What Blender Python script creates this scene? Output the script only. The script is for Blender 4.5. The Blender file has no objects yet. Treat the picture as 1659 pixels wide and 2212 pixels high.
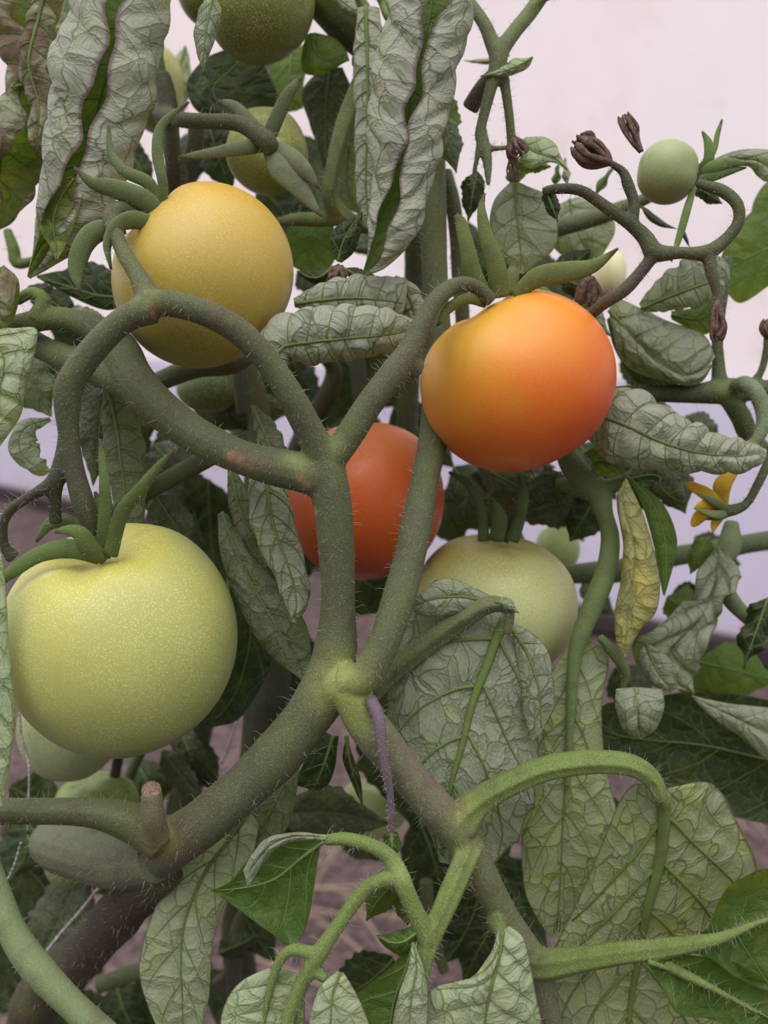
import bpy, math, random
import numpy as np
from mathutils import Vector, noise

random.seed(7)
RNG = np.random.default_rng(7)
scene = bpy.context.scene
COL = scene.collection

# ------------------------------------------------------------------ camera
W, H = 1659, 2212
FPX = 1916.0                                   # focal length in pixels of the 1659x2212 frame
PITCH = math.radians(12.0)                     # looking slightly down
CAM = np.array([0.0, 0.0, 0.75])
RT = np.array([1.0, 0.0, 0.0])
FW = np.array([0.0, math.cos(PITCH), -math.sin(PITCH)])
UP = np.array([0.0, math.sin(PITCH), math.cos(PITCH)])
cd = bpy.data.cameras.new('camera')
cam = bpy.data.objects.new('camera', cd)
COL.objects.link(cam)
cam.location = CAM
cam.rotation_euler = (math.pi / 2 - PITCH, 0, 0)
cd.sensor_fit = 'VERTICAL'
cd.sensor_height = 24.0
cd.lens = FPX / H * 24.0
cd.clip_start = 0.01
cd.clip_end = 60
cd.dof.use_dof = True
cd.dof.focus_distance = 0.295
cd.dof.aperture_fstop = cd.lens / 3.8          # a 3.8 mm wide opening, as in a phone
scene.camera = cam

# ------------------------------------------------------------------ light
world = bpy.data.worlds.new('greenhouse_sky')
scene.world = world
world.use_nodes = True
wn = world.node_tree
bg = wn.nodes['Background']
tc = wn.nodes.new('ShaderNodeTexCoord')
sx = wn.nodes.new('ShaderNodeSeparateXYZ')
cr = wn.nodes.new('ShaderNodeValToRGB')
wn.links.new(tc.outputs['Generated'], sx.inputs[0])
dm = wn.nodes.new('ShaderNodeVectorMath'); dm.operation = 'DOT_PRODUCT'     # brighter overhead and towards the sheet
dm.inputs[1].default_value = (0.10, 0.45, 0.80)
wn.links.new(tc.outputs['Generated'], dm.inputs[0])
am = wn.nodes.new('ShaderNodeMath'); am.operation = 'ADD'; am.inputs[1].default_value = 0.35
wn.links.new(dm.outputs['Value'], am.inputs[0])
wn.links.new(am.outputs[0], cr.inputs[0])
wn.links.new(cr.outputs[0], bg.inputs['Color'])
cr.color_ramp.elements[0].position = 0.0
cr.color_ramp.elements[0].color = (0.16, 0.16, 0.17, 1)
cr.color_ramp.elements[1].position = 0.9
cr.color_ramp.elements[1].color = (1.50, 1.45, 1.46, 1)
bg.inputs['Strength'].default_value = 1.0
sd = bpy.data.lights.new('soft_sun', 'SUN')
sd.energy = 1.15
sd.angle = math.radians(50)
sd.color = (1.0, 0.97, 0.94)
sun = bpy.data.objects.new('soft_sun', sd)
COL.objects.link(sun)
sun.rotation_euler = Vector((-0.12, -0.45, 0.95)).to_track_quat('Z', 'Y').to_euler()
scene.view_settings.view_transform = 'Standard'
scene.view_settings.look = 'None'
scene.view_settings.gamma = 1
scene.view_settings.use_curve_mapping = False
scene.view_settings.exposure = 0.42

# ------------------------------------------------------------------ helpers
def P(a):
    """(x, y, depth in cm) rows in the photograph's frame -> world points in metres"""
    a = np.asarray(a, float)
    d = a[..., 2:3] / 100.0
    cx = (a[..., 0:1] - W / 2) / FPX * d
    cy = -(a[..., 1:2] - H / 2) / FPX * d
    return CAM + cx * RT + cy * UP + d * FW

def cr_spline(pts, n):
    """Catmull-Rom through rows of pts, n samples (ends included), by arc length"""
    p = np.asarray(pts, float)
    if len(p) == 2:
        t = np.linspace(0, 1, n)[:, None]
        return p[0] * (1 - t) + p[1] * t
    e = np.vstack([2 * p[0] - p[1], p, 2 * p[-1] - p[-2]])
    m = len(p) - 1
    seg = np.linalg.norm(np.diff(p[:, :2], axis=0), axis=1) + 1e-6
    s = np.concatenate([[0], np.cumsum(seg)])
    q = np.linspace(0, s[-1], n)
    i = np.clip(np.searchsorted(s, q, 'right') - 1, 0, m - 1)
    t = ((q - s[i]) / seg[i])[:, None]
    a, b, c, d = e[i], e[i + 1], e[i + 2], e[i + 3]
    return 0.5 * (2 * b + (c - a) * t + (2 * a - 5 * b + 4 * c - d) * t ** 2 + (3 * b - a - 3 * c + d) * t ** 3)

def nz(x, y, z, s=1.0):
    return noise.noise(Vector((x * s, y * s, z * s)))

def _h(i, j, k):
    n = (i * 374761393 + j * 668265263 + k * 2147483647 + 1013904223) & 0xFFFFFFFF
    n = ((n ^ (n >> 13)) * 1274126177) & 0xFFFFFFFF
    return ((n ^ (n >> 16)) & 0xFFFF) / 32767.5 - 1.0

def vnoise(X, s=1.0):
    """smooth value noise, vectorised over the last axis"""
    X = np.asarray(X) * s
    f0 = np.floor(X); f = X - f0; f = f * f * (3 - 2 * f)
    i = f0.astype(np.int64)
    out = 0
    for a in (0, 1):
        for b in (0, 1):
            for c in (0, 1):
                w = (f[..., 0] if a else 1 - f[..., 0]) * (f[..., 1] if b else 1 - f[..., 1]) * (f[..., 2] if c else 1 - f[..., 2])
                out = out + w * _h(i[..., 0] + a, i[..., 1] + b, i[..., 2] + c)
    return out * 0.7

def link(o, parent=None):
    COL.objects.link(o)
    if parent is not None:
        o.parent = parent
    return o

def root_loc(parent):
    while parent is not None and parent.parent is not None:
        parent = parent.parent
    return np.array(parent.location) if parent is not None else np.zeros(3)

def thing(name, label, cat, loc, group=None):
    o = bpy.data.objects.new(name, None)
    COL.objects.link(o)
    o.location = loc
    o.empty_display_size = 0.01
    o['label'] = label
    o['category'] = cat
    if group:
        o['group'] = group
    return o

def mesh(name, V, F, mat, parent=None, smooth=True, uv=None, uvn=None, col=None, label=None, kind=None, loc=None):
    """one mesh object; V in world metres"""
    V = np.asarray(V, float)
    if parent is not None:
        off = root_loc(parent)
    else:
        off = np.asarray(loc, float) if loc is not None else np.zeros(3)
    me = bpy.data.meshes.new(name)
    me.from_pydata((V - off).tolist(), [], F if isinstance(F, list) else F.tolist())
    if uv is not None:
        li = np.empty(len(me.loops), np.int32)
        me.loops.foreach_get('vertex_index', li)
        for nm, u in (('real', uv), ('norm', uvn)):
            if u is not None:
                l = me.uv_layers.new(name=nm)
                l.data.foreach_set('uv', np.asarray(u, np.float32)[li].ravel())
    if col is not None:
        ca = me.color_attributes.new('col', 'FLOAT_COLOR', 'POINT')
        c = np.ones((len(V), 4), np.float32)
        c[:, :3] = col
        ca.data.foreach_set('color', c.ravel())
    me.polygons.foreach_set('use_smooth', [smooth] * len(me.polygons))
    me.materials.append(mat)
    me.update()
    o = bpy.data.objects.new(name, me)
    link(o, parent)
    if parent is None:
        o.location = off
    if label:
        o['label'] = label
    if kind:
        o['kind'] = kind
    return o

def grid_faces(nu, nv, wrap=False):
    i, j = np.meshgrid(np.arange(nu - 1), np.arange(nv if wrap else nv - 1), indexing='ij')
    j2 = (j + 1) % nv
    return np.stack([i * nv + j, i * nv + j2, (i + 1) * nv + j2, (i + 1) * nv + j], -1).reshape(-1, 4)

def unit(v):
    return v / (np.linalg.norm(v, axis=-1, keepdims=True) + 1e-12)

def frames(C):
    """parallel-transport frames; first side axis faces the camera"""
    T = unit(np.gradient(C, axis=0))
    n = CAM - C[0]
    n = unit(n - T[0] * (n @ T[0]))
    N = [n]
    for k in range(1, len(C)):
        n = n - T[k] * (n @ T[k])
        n = unit(n)
        N.append(n)
    N = np.array(N)
    return T, N, np.cross(T, N)

class Tubes:
    """collects tubes; pts rows are (x, y, depth, width px)"""
    def __init__(s):
        s.V, s.F, s.C, s.U, s.n = [], [], [], [], 0
        s.rec = []
    def add(s, pts, col=(0.1, 0.12, 0.06), seg=14, flat=1.0, flute=0.0, nfl=5, step=2.0, cap=True, hair=1.0, lump=0.05, tipcol=None, ph=0.0, twist=0.0, world=None, rad=None, ns=None):
        if world is None:
            pts = np.asarray(pts, float)
            L = np.linalg.norm(np.diff(P(pts[:, :3]), axis=0), axis=1).sum() * 1000
            n = ns or max(4, int(L / step))
            q = cr_spline(pts, n)
            C = P(q[:, :3])
            r = np.maximum(q[:, 3], 0.4) / 2 * q[:, 2] / 100 / FPX
        else:
            C, r = world, rad
            n = len(C)
        T, N, B = frames(C)
        th = np.linspace(0, 2 * math.pi, seg, endpoint=False)
        sc = np.random.default_rng(int(abs(C[0, 0] * 1e5)) % 9999 + 3)
        lu = 1 + lump * np.interp(np.arange(n), np.arange(0, n + 8, 8), sc.normal(0, 1, len(np.arange(0, n + 8, 8))))
        tw = twist * np.linspace(0, 1, n)[:, None]
        a = th[None, :] + tw
        k = 1 + flute * np.cos(nfl * th + ph)[None, :] + 0.3 * flute * np.cos(2 * nfl * th + 1.0)[None, :]
        rr = (r * lu)[:, None] * k
        V = C[:, None] + (N[:, None] * (np.cos(a) * rr * flat)[..., None] + B[:, None] * (np.sin(a) * rr)[..., None])
        V = V.reshape(-1, 3)
        F = (grid_faces(n, seg, True) + s.n).tolist()
        if cap:
            F.append([s.n + i for i in range(seg)][::-1])
            F.append([s.n + (n - 1) * seg + i for i in range(seg)])
        u = np.repeat(np.linspace(0, 1, n), seg)
        c = np.tile(np.array(col, float), (len(V), 1))
        if tipcol is not None:
            w = np.clip((u - 0.88) / 0.06, 0, 1)[:, None]
            c = c * (1 - w) + np.array(tipcol) * w
        s.V.append(V); s.F += F; s.C.append(c)
        s.U.append(np.stack([np.repeat(np.arange(n), seg) * 0.1, np.tile(th, n)], 1))
        s.n += len(V)
        s.rec.append((C, T, N, B, r, hair, np.array(col)))
        return s
    def data(s):
        return np.vstack(s.V), s.F, np.vstack(s.C), np.vstack(s.U)
    def build(s, name, mat, parent, label=None, kind=None, loc=None):
        V, F, C, U = s.data()
        return mesh(name, V, F, mat, parent, uv=U, uvn=U, col=C, label=label, kind=kind, loc=loc)
    def build_union(s, name, mat, parent, voxel=0.0007, smooth=6, paint=(), label=None):
        """one skin around all the collected tubes, with soft crotches; paint rows: (x,y,d,radius px,colour,strength)"""
        V, F, C, U = s.data()
        tmp = bpy.data.meshes.new('tmp')
        tmp.from_pydata(V.tolist(), [], F)
        o = bpy.data.objects.new('tmp', tmp)
        COL.objects.link(o)
        m = o.modifiers.new('r', 'REMESH'); m.mode = 'VOXEL'; m.voxel_size = voxel
        m = o.modifiers.new('s', 'SMOOTH'); m.iterations = smooth; m.factor = 0.6
        dg = bpy.context.evaluated_depsgraph_get()
        me = bpy.data.meshes.new_from_object(o.evaluated_get(dg))
        bpy.data.objects.remove(o); bpy.data.meshes.remove(tmp)
        nv = len(me.vertices)
        X = np.empty(nv * 3); me.vertices.foreach_get('co', X); X = X.reshape(-1, 3)
        pc, cc = [], []
        for (Cn, T, N, B, r, h, col) in s.rec:
            pc.append(Cn[::3]); cc.append(np.tile(col, (len(Cn[::3]), 1)))
        pc, cc = np.vstack(pc), np.vstack(cc)
        out = np.zeros((nv, 3))
        for a in range(0, nv, 4000):
            d = np.linalg.norm(X[a:a + 4000, None] - pc[None], axis=2)
            w = np.exp(-np.minimum(d, 0.2) / 0.003)
            w /= w.sum(1, keepdims=True) + 1e-30
            out[a:a + 4000] = w @ cc
        for (x, y, d, rp, c, st) in paint:
            p = P((x, y, d))
            rw = rp * d / 100 / FPX
            dd = np.linalg.norm(X - p, axis=1)
            w = np.exp(-(dd / rw) ** 2)[:, None] * st
            out = out * (1 - w) + np.array(c) * w
        polys = [list(p.vertices) for p in me.polygons]
        bpy.data.meshes.remove(me)
        return mesh(name, X, polys, mat, parent, uv=X[:, :2], col=out, label=label)
    def hairs(s, mat, parent, dens=1.0, lmin=0.6, lmax=5.0, name='stem_hairs', fuzz=0.0, side=True):
        """pale hairs standing off the collected tubes: long sparse ones and short dense fuzz"""
        V, F = [], []
        n = 0
        g = np.random.default_rng(11)
        for (C, T, N, B, r, h, col) in s.rec:
            L = np.linalg.norm(np.diff(C, axis=0), axis=1).sum() * 1000
            for cnt, la, lb, rw in ((int(L * h * dens * 1.5), lmin, lmax, 0.06), (int(L * fuzz * h * (r.mean() * 1000)), 0.25, 0.55, 0.03)):
                if cnt < 1:
                    continue
                k = g.integers(0, len(C), cnt)
                t = g.random(cnt)
                k2 = np.minimum(k + 1, len(C) - 1)
                c = C[k] * (1 - t[:, None]) + C[k2] * t[:, None]
                a = g.random(cnt) * 2 * math.pi
                nn = N[k] * np.cos(a)[:, None] + B[k] * np.sin(a)[:, None]
                rr = r[k][:, None]
                ln = (la + (lb - la) * g.random(cnt) ** 2.2)[:, None] / 1000
                d1 = unit(nn + g.normal(0, 0.35, (cnt, 3)))
                d2 = unit(d1 + g.normal(0, 0.55, (cnt, 3)))
                p0 = c + nn * rr * 0.93
                p1 = p0 + d1 * ln * 0.55
                p2 = p1 + d2 * ln * 0.45
                s1 = unit(np.cross(d1, T[k])) * rw / 1000
                s2 = unit(np.cross(d1, s1)) * rw / 1000
                vv = np.stack([p0 + s1, p0 - 0.5 * s1 + 0.87 * s2, p0 - 0.5 * s1 - 0.87 * s2,
                               p1 + s1 * .7, p1 - 0.35 * s1 + 0.6 * s2, p1 - 0.35 * s1 - 0.6 * s2, p2], 1)
                base = (np.arange(cnt) * 7 + n)[:, None]
                q = np.array([[0, 1, 4, 3], [1, 2, 5, 4], [2, 0, 3, 5]])
                tr = np.array([[3, 4, 6], [4, 5, 6], [5, 3, 6]])
                V.append(vv.reshape(-1, 3))
                F += (base[:, :, None] + q[None]).reshape(-1, 4).tolist()
                F += (base[:, :, None] + tr[None]).reshape(-1, 3).tolist()
                n += cnt * 7
        if V:
            return mesh(name, np.vstack(V), F, mat, parent, kind='stuff')

# ------------------------------------------------------------------ materials
def newmat(name):
    m = bpy.data.materials.new(name)
    m.use_nodes = True
    nt = m.node_tree
    return m, nt, nt.nodes['Principled BSDF']

def N_(nt, t, **kw):
    n = nt.nodes.new(t)
    for k, v in kw.items():
        if k == 'inp':
            for kk, vv in v.items():
                n.inputs[kk].default_value = vv
        else:
            setattr(n, k, v)
    return n

def mixc(nt, fac, a, b, mode='MIX'):
    n = nt.nodes.new('ShaderNodeMix')
    n.data_type = 'RGBA'; n.blend_type = mode
    for i, v in ((0, fac), (6, a), (7, b)):
        if isinstance(v, bpy.types.NodeSocket):
            nt.links.new(v, n.inputs[i])
        elif i == 0:
            n.inputs[0].default_value = v
        else:
            n.inputs[i].default_value = (*v, 1)
    return n.outputs[2]

def mth(nt, op, a, b=None, c=None, clamp=False):
    n = nt.nodes.new('ShaderNodeMath')
    n.operation = op; n.use_clamp = clamp
    for i, v in enumerate((a, b, c)):
        if v is None:
            continue
        if isinstance(v, bpy.types.NodeSocket):
            nt.links.new(v, n.inputs[i])
        else:
            n.inputs[i].default_value = v
    return n.outputs[0]

def rng(nt, v, a, b, c=0.0, d=1.0):
    n = nt.nodes.new('ShaderNodeMapRange')
    n.interpolation_type = 'SMOOTHSTEP'
    nt.links.new(v, n.inputs[0])
    for i, x in enumerate((a, b, c, d)):
        n.inputs[i + 1].default_value = x
    return n.outputs[0]

def tex_noise(nt, vec, scale, detail=3, rough=0.6):
    n = N_(nt, 'ShaderNodeTexNoise', inp={'Scale': scale, 'Detail': detail, 'Roughness': rough})
    nt.links.new(vec, n.inputs['Vector'])
    return n

def bump(nt, h, bsdf, strength=0.4, dist=0.001):
    b = N_(nt, 'ShaderNodeBump', inp={'Strength': strength, 'Distance': dist})
    nt.links.new(h, b.inputs['Height'])
    nt.links.new(b.outputs[0], bsdf.inputs['Normal'])
    return b

def stem_material(name, speck=0.5, rough=0.65):
    m, nt, b = newmat(name)
    at = N_(nt, 'ShaderNodeAttribute', attribute_name='col')
    geo = N_(nt, 'ShaderNodeTexCoord')
    ob = geo.outputs['Object']
    n1 = tex_noise(nt, ob, 130, 3)
    n2 = tex_noise(nt, ob, 3000, 2, 0.6)
    n3 = tex_noise(nt, ob, 32, 2)
    c = mixc(nt, rng(nt, n1.outputs[0], 0.45, 0.75, 0, 0.45), at.outputs[0], (0.07, 0.045, 0.03))
    c = mixc(nt, rng(nt, n3.outputs[0], 0.45, 0.75, 0, 0.4), c, (0.11, 0.15, 0.04))
    c = mixc(nt, rng(nt, n2.outputs[0], 0.53, 0.64, 0, speck), c, mixc(nt, 1.0, mixc(nt, 1.0, c, (2.0, 1.85, 1.6), 'MULTIPLY'), (0.13, 0.12, 0.075), 'ADD'))
    nt.links.new(c, b.inputs['Base Color'])
    b.inputs['Roughness'].default_value = rough
    b.inputs['Specular IOR Level'].default_value = 0.25
    b.inputs['Sheen Weight'].default_value = 0.03
    b.inputs['Sheen Roughness'].default_value = 0.4
    hh = mth(nt, 'ADD', mth(nt, 'MULTIPLY', n2.outputs[0], 0.5), mth(nt, 'MULTIPLY', n1.outputs[0], 0.9))
    bump(nt, hh, b, 0.8, 0.0007)
    return m

def leaf_material(name, top=(0.05, 0.10, 0.022), under=(0.27, 0.30, 0.225), vein=(0.091, 0.133, 0.049), yellow=(0.32, 0.34, 0.05), yamt=0.25,
                  trans=0.28, tcol=(0.22, 0.36, 0.03), edge=(0.10, 0.055, 0.06), brown=0.0):
    m, nt, b = newmat(name)
    uv = N_(nt, 'ShaderNodeUVMap', uv_map='real').outputs[0]
    nm = N_(nt, 'ShaderNodeUVMap', uv_map='norm').outputs[0]
    # network of small veins
    nw = tex_noise(nt, uv, 1.1, 0)
    wv = N_(nt, 'ShaderNodeVectorMath', operation='SCALE'); wv.inputs['Scale'].default_value = 0.8
    nt.links.new(nw.outputs['Color'], wv.inputs[0])
    av = N_(nt, 'ShaderNodeVectorMath', operation='ADD')
    nt.links.new(uv, av.inputs[0]); nt.links.new(wv.outputs[0], av.inputs[1])
    vo = N_(nt, 'ShaderNodeTexVoronoi', feature='DISTANCE_TO_EDGE', inp={'Scale': 1.15})
    nt.links.new(av.outputs[0], vo.inputs['Vector'])
    vo2 = N_(nt, 'ShaderNodeTexVoronoi', feature='DISTANCE_TO_EDGE', inp={'Scale': 4.2})
    nt.links.new(av.outputs[0], vo2.inputs['Vector'])
    line = rng(nt, vo.outputs['Distance'], 0.004, 0.042, 1, 0)
    line2 = rng(nt, vo2.outputs['Distance'], 0.01, 0.07, 1, 0)
    geo = N_(nt, 'ShaderNodeNewGeometry')
    back = geo.outputs['Backfacing']
    ob = N_(nt, 'ShaderNodeTexCoord').outputs['Object']
    nb = tex_noise(nt, ob, 90, 2)
    ns = tex_noise(nt, ob, 900, 2)
    yl = rng(nt, nb.outputs[0], 0.45, 0.74, 0, yamt)
    # underside
    u = mixc(nt, yl, under, yellow)
    u = mixc(nt, rng(nt, ns.outputs[0], 0.4, 0.7, 0, 0.2), u, (0.42, 0.45, 0.34))
    u = mixc(nt, mth(nt, 'MULTIPLY', line, 0.75), u, vein)
    u = mixc(nt, mth(nt, 'MULTIPLY', line2, 0.16), u, vein)
    # upper side
    t = mixc(nt, mth(nt, 'MULTIPLY', yl, 0.5), top, yellow)
    t = mixc(nt, rng(nt, ns.outputs[0], 0.4, 0.75, 0, 0.10), t, (0.3, 0.36, 0.25))
    t = mixc(nt, mth(nt, 'MULTIPLY', line, 0.35), t, (0.14, 0.22, 0.06))
    c = mixc(nt, back, t, u)
    if brown > 0:
        nbr = tex_noise(nt, ob, 38, 4, 0.7)
        c = mixc(nt, rng(nt, nbr.outputs[0], 0.56 - 0.2 * brown, 0.66 - 0.1 * brown, 0, 0.9), c, (0.13, 0.075, 0.05))
    sp = N_(nt, 'ShaderNodeSeparateXYZ'); nt.links.new(nm, sp.inputs[0])
    ed = rng(nt, mth(nt, 'ABSOLUTE', mth(nt, 'SUBTRACT', sp.outputs[1], 0.5)), 0.475, 0.497, 0, 0.8)
    c = mixc(nt, ed, c, edge)
    nt.links.new(c, b.inputs['Base Color'])
    b.inputs['Roughness'].default_value = 0.52
    b.inputs['Specular IOR Level'].default_value = 0.22
    b.inputs['Sheen Weight'].default_value = 0.0
    puff = mth(nt, 'POWER', rng(nt, vo.outputs['Distance'], -0.05, 0.42, 0, 1), 0.8)
    puff2 = mth(nt, 'MULTIPLY', rng(nt, vo2.outputs['Distance'], 0.0, 0.2, 0, 1), 0.16)
    hh = mth(nt, 'ADD', mth(nt, 'ADD', puff, puff2), mth(nt, 'MULTIPLY', ns.outputs[0], 0.14))
    bp = bump(nt, hh, b, 0.75, 0.0011)
    tr = N_(nt, 'ShaderNodeBsdfTranslucent')
    tc_ = mixc(nt, yl, tcol, (0.5, 0.5, 0.05))
    tc_ = mixc(nt, mth(nt, 'MULTIPLY', line, 0.6), tc_, (0.06, 0.1, 0.01))
    nt.links.new(tc_, tr.inputs[0]); nt.links.new(bp.outputs[0], tr.inputs['Normal'])
    mx = N_(nt, 'ShaderNodeMixShader', inp={0: trans})
    nt.links.new(b.outputs[0], mx.inputs[1]); nt.links.new(tr.outputs[0], mx.inputs[2])
    nt.links.new(mx.outputs[0], nt.nodes['Material Output'].inputs[0])
    return m

def tomato_material(name, speck=0.30, rough=0.36, sss=0.12, speckcol=(0.85, 0.70, 0.28), bloom=(0.05, 0.12)):
    m, nt, b = newmat(name)
    at = N_(nt, 'ShaderNodeAttribute', attribute_name='col')
    ob = N_(nt, 'ShaderNodeTexCoord').outputs['Object']
    vo = N_(nt, 'ShaderNodeTexVoronoi', feature='F1', inp={'Scale': 1500.0})
    nt.links.new(ob, vo.inputs['Vector'])
    n1 = tex_noise(nt, ob, 60, 3)
    n2 = tex_noise(nt, ob, 900, 2, 0.7)
    dots = mth(nt, 'MULTIPLY', rng(nt, vo.outputs['Distance'], 0.18, 0.42, 1, 0), rng(nt, n1.outputs[0], 0.3, 0.6, 0.4, 1))
    dots = mth(nt, 'MULTIPLY', dots, speck)
    c = mixc(nt, dots, at.outputs[0], speckcol)
    c = mixc(nt, rng(nt, n2.outputs[0], 0.45, 0.7, 0, bloom[0]), c, (0.9, 0.85, 0.6))
    c = mixc(nt, rng(nt, n1.outputs[0], 0.62, 0.8, 0, bloom[1]), c, (0.6, 0.55, 0.2))
    nt.links.new(c, b.inputs['Base Color'])
    b.inputs['Roughness'].default_value = rough
    nt.links.new(rng(nt, n2.outputs[0], 0.3, 0.7, rough - 0.05, rough + 0.12), b.inputs['Roughness'])
    b.inputs['Specular IOR Level'].default_value = 0.4
    b.inputs['Subsurface Weight'].default_value = sss
    b.inputs['Subsurface Radius'].default_value = (0.004, 0.003, 0.001)
    b.inputs['Subsurface Scale'].default_value = 1.0
    b.inputs['Sheen Weight'].default_value = 0.04
    bump(nt, mth(nt, 'ADD', n2.outputs[0], dots), b, 0.12, 0.0004)
    return m

def plain(name, col, rough=0.7, trans=0.0, bumps=0.3, col2=None, scale=300):
    m, nt, b = newmat(name)
    ob = N_(nt, 'ShaderNodeTexCoord').outputs['Object']
    n1 = tex_noise(nt, ob, scale, 4, 0.65)
    c = mixc(nt, rng(nt, n1.outputs[0], 0.35, 0.65), col, col2 or tuple(x * 0.6 for x in col))
    nt.links.new(c, b.inputs['Base Color'])
    b.inputs['Roughness'].default_value = rough
    bump(nt, n1.outputs[0], b, bumps, 0.001)
    if trans:
        tr = N_(nt, 'ShaderNodeBsdfTranslucent'); nt.links.new(c, tr.inputs[0])
        mx = N_(nt, 'ShaderNodeMixShader', inp={0: trans})
        nt.links.new(b.outputs[0], mx.inputs[1]); nt.links.new(tr.outputs[0], mx.inputs[2])
        nt.links.new(mx.outputs[0], nt.nodes['Material Output'].inputs[0])
    return m

G_STEM = (0.076, 0.086, 0.046)
G_DARK = (0.045, 0.048, 0.03)
G_FRESH = (0.13, 0.19, 0.05)
G_NODE = (0.24, 0.30, 0.07)
BROWN = (0.10, 0.06, 0.045)
M_STEM = stem_material('hairy_stem')
M_SMOOTH = stem_material('petiole_skin', speck=0.25, rough=0.55)
M_SEPAL = stem_material('sepal_skin', speck=0.12, rough=0.55)
M_VEIN = stem_material('vein_skin', speck=0.12, rough=0.6)
M_HAIR = plain('pale_hair', (0.62, 0.58, 0.52), 0.5, 0.3, 0.0, (0.5, 0.47, 0.42))
LM = {
    'grey': leaf_material('leaf_grey_green'),
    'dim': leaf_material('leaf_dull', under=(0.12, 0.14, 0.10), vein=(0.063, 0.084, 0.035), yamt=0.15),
    'pale': leaf_material('leaf_pale_underside', under=(0.37, 0.44, 0.28), vein=(0.154, 0.224, 0.077), yamt=0.35, trans=0.3),
    'spot': leaf_material('leaf_yellow_spotted', under=(0.29, 0.34, 0.215), yellow=(0.36, 0.42, 0.08), yamt=0.55, trans=0.32, tcol=(0.36, 0.46, 0.05)),
    'yellow': leaf_material('leaf_yellowing', under=(0.302, 0.302, 0.130), yellow=(0.55, 0.50, 0.12), yamt=0.8, vein=(0.140, 0.140, 0.056), tcol=(0.5, 0.5, 0.06), brown=0.0),
    'dry': leaf_material('leaf_drying', under=(0.288, 0.302, 0.187), yellow=(0.45, 0.40, 0.18), yamt=0.6, brown=0.55, edge=(0.14, 0.08, 0.05)),
    'roll': leaf_material('leaf_rolled_grey', under=(0.37, 0.385, 0.31), yellow=(0.42, 0.42, 0.20), yamt=0.35, vein=(0.105, 0.133, 0.070), edge=(0.12, 0.06, 0.075)),
    'green': leaf_material('leaf_deep_green', top=(0.055, 0.115, 0.022), yamt=0.3, trans=0.35),
    'back': leaf_material('leaf_back_shaded', tcol=(0.06, 0.11, 0.015), top=(0.018, 0.034, 0.012), under=(0.06, 0.075, 0.045), vein=(0.049, 0.070, 0.028), yamt=0.15, trans=0.22),  # darker leaf copy: shade deep among the foliage is put into its colour
}
M_TOM = tomato_material('tomato_skin_ripening')
M_TOMO = tomato_material('tomato_skin_orange', speck=0.12, speckcol=(0.90, 0.48, 0.10), bloom=(0.01, 0.04))
M_TOMS = tomato_material('tomato_skin_young', speck=0.12, rough=0.4, speckcol=(0.6, 0.66, 0.35))
M_TOMG = tomato_material('tomato_skin_green', speck=0.5, rough=0.36, speckcol=(0.80, 0.84, 0.42))
M_DRY = plain('withered_petal', (0.19, 0.11, 0.075), 0.8, 0.1, 0.8, (0.07, 0.04, 0.03), 500)
M_PETAL = plain('yellow_petal', (0.72, 0.50, 0.04), 0.6, 0.35, 0.3, (0.6, 0.36, 0.02), 200)

# ------------------------------------------------------------------ leaves
def vein_u(k, NL, slope, av):
    return (k + 0.5) / NL + slope * av

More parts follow.
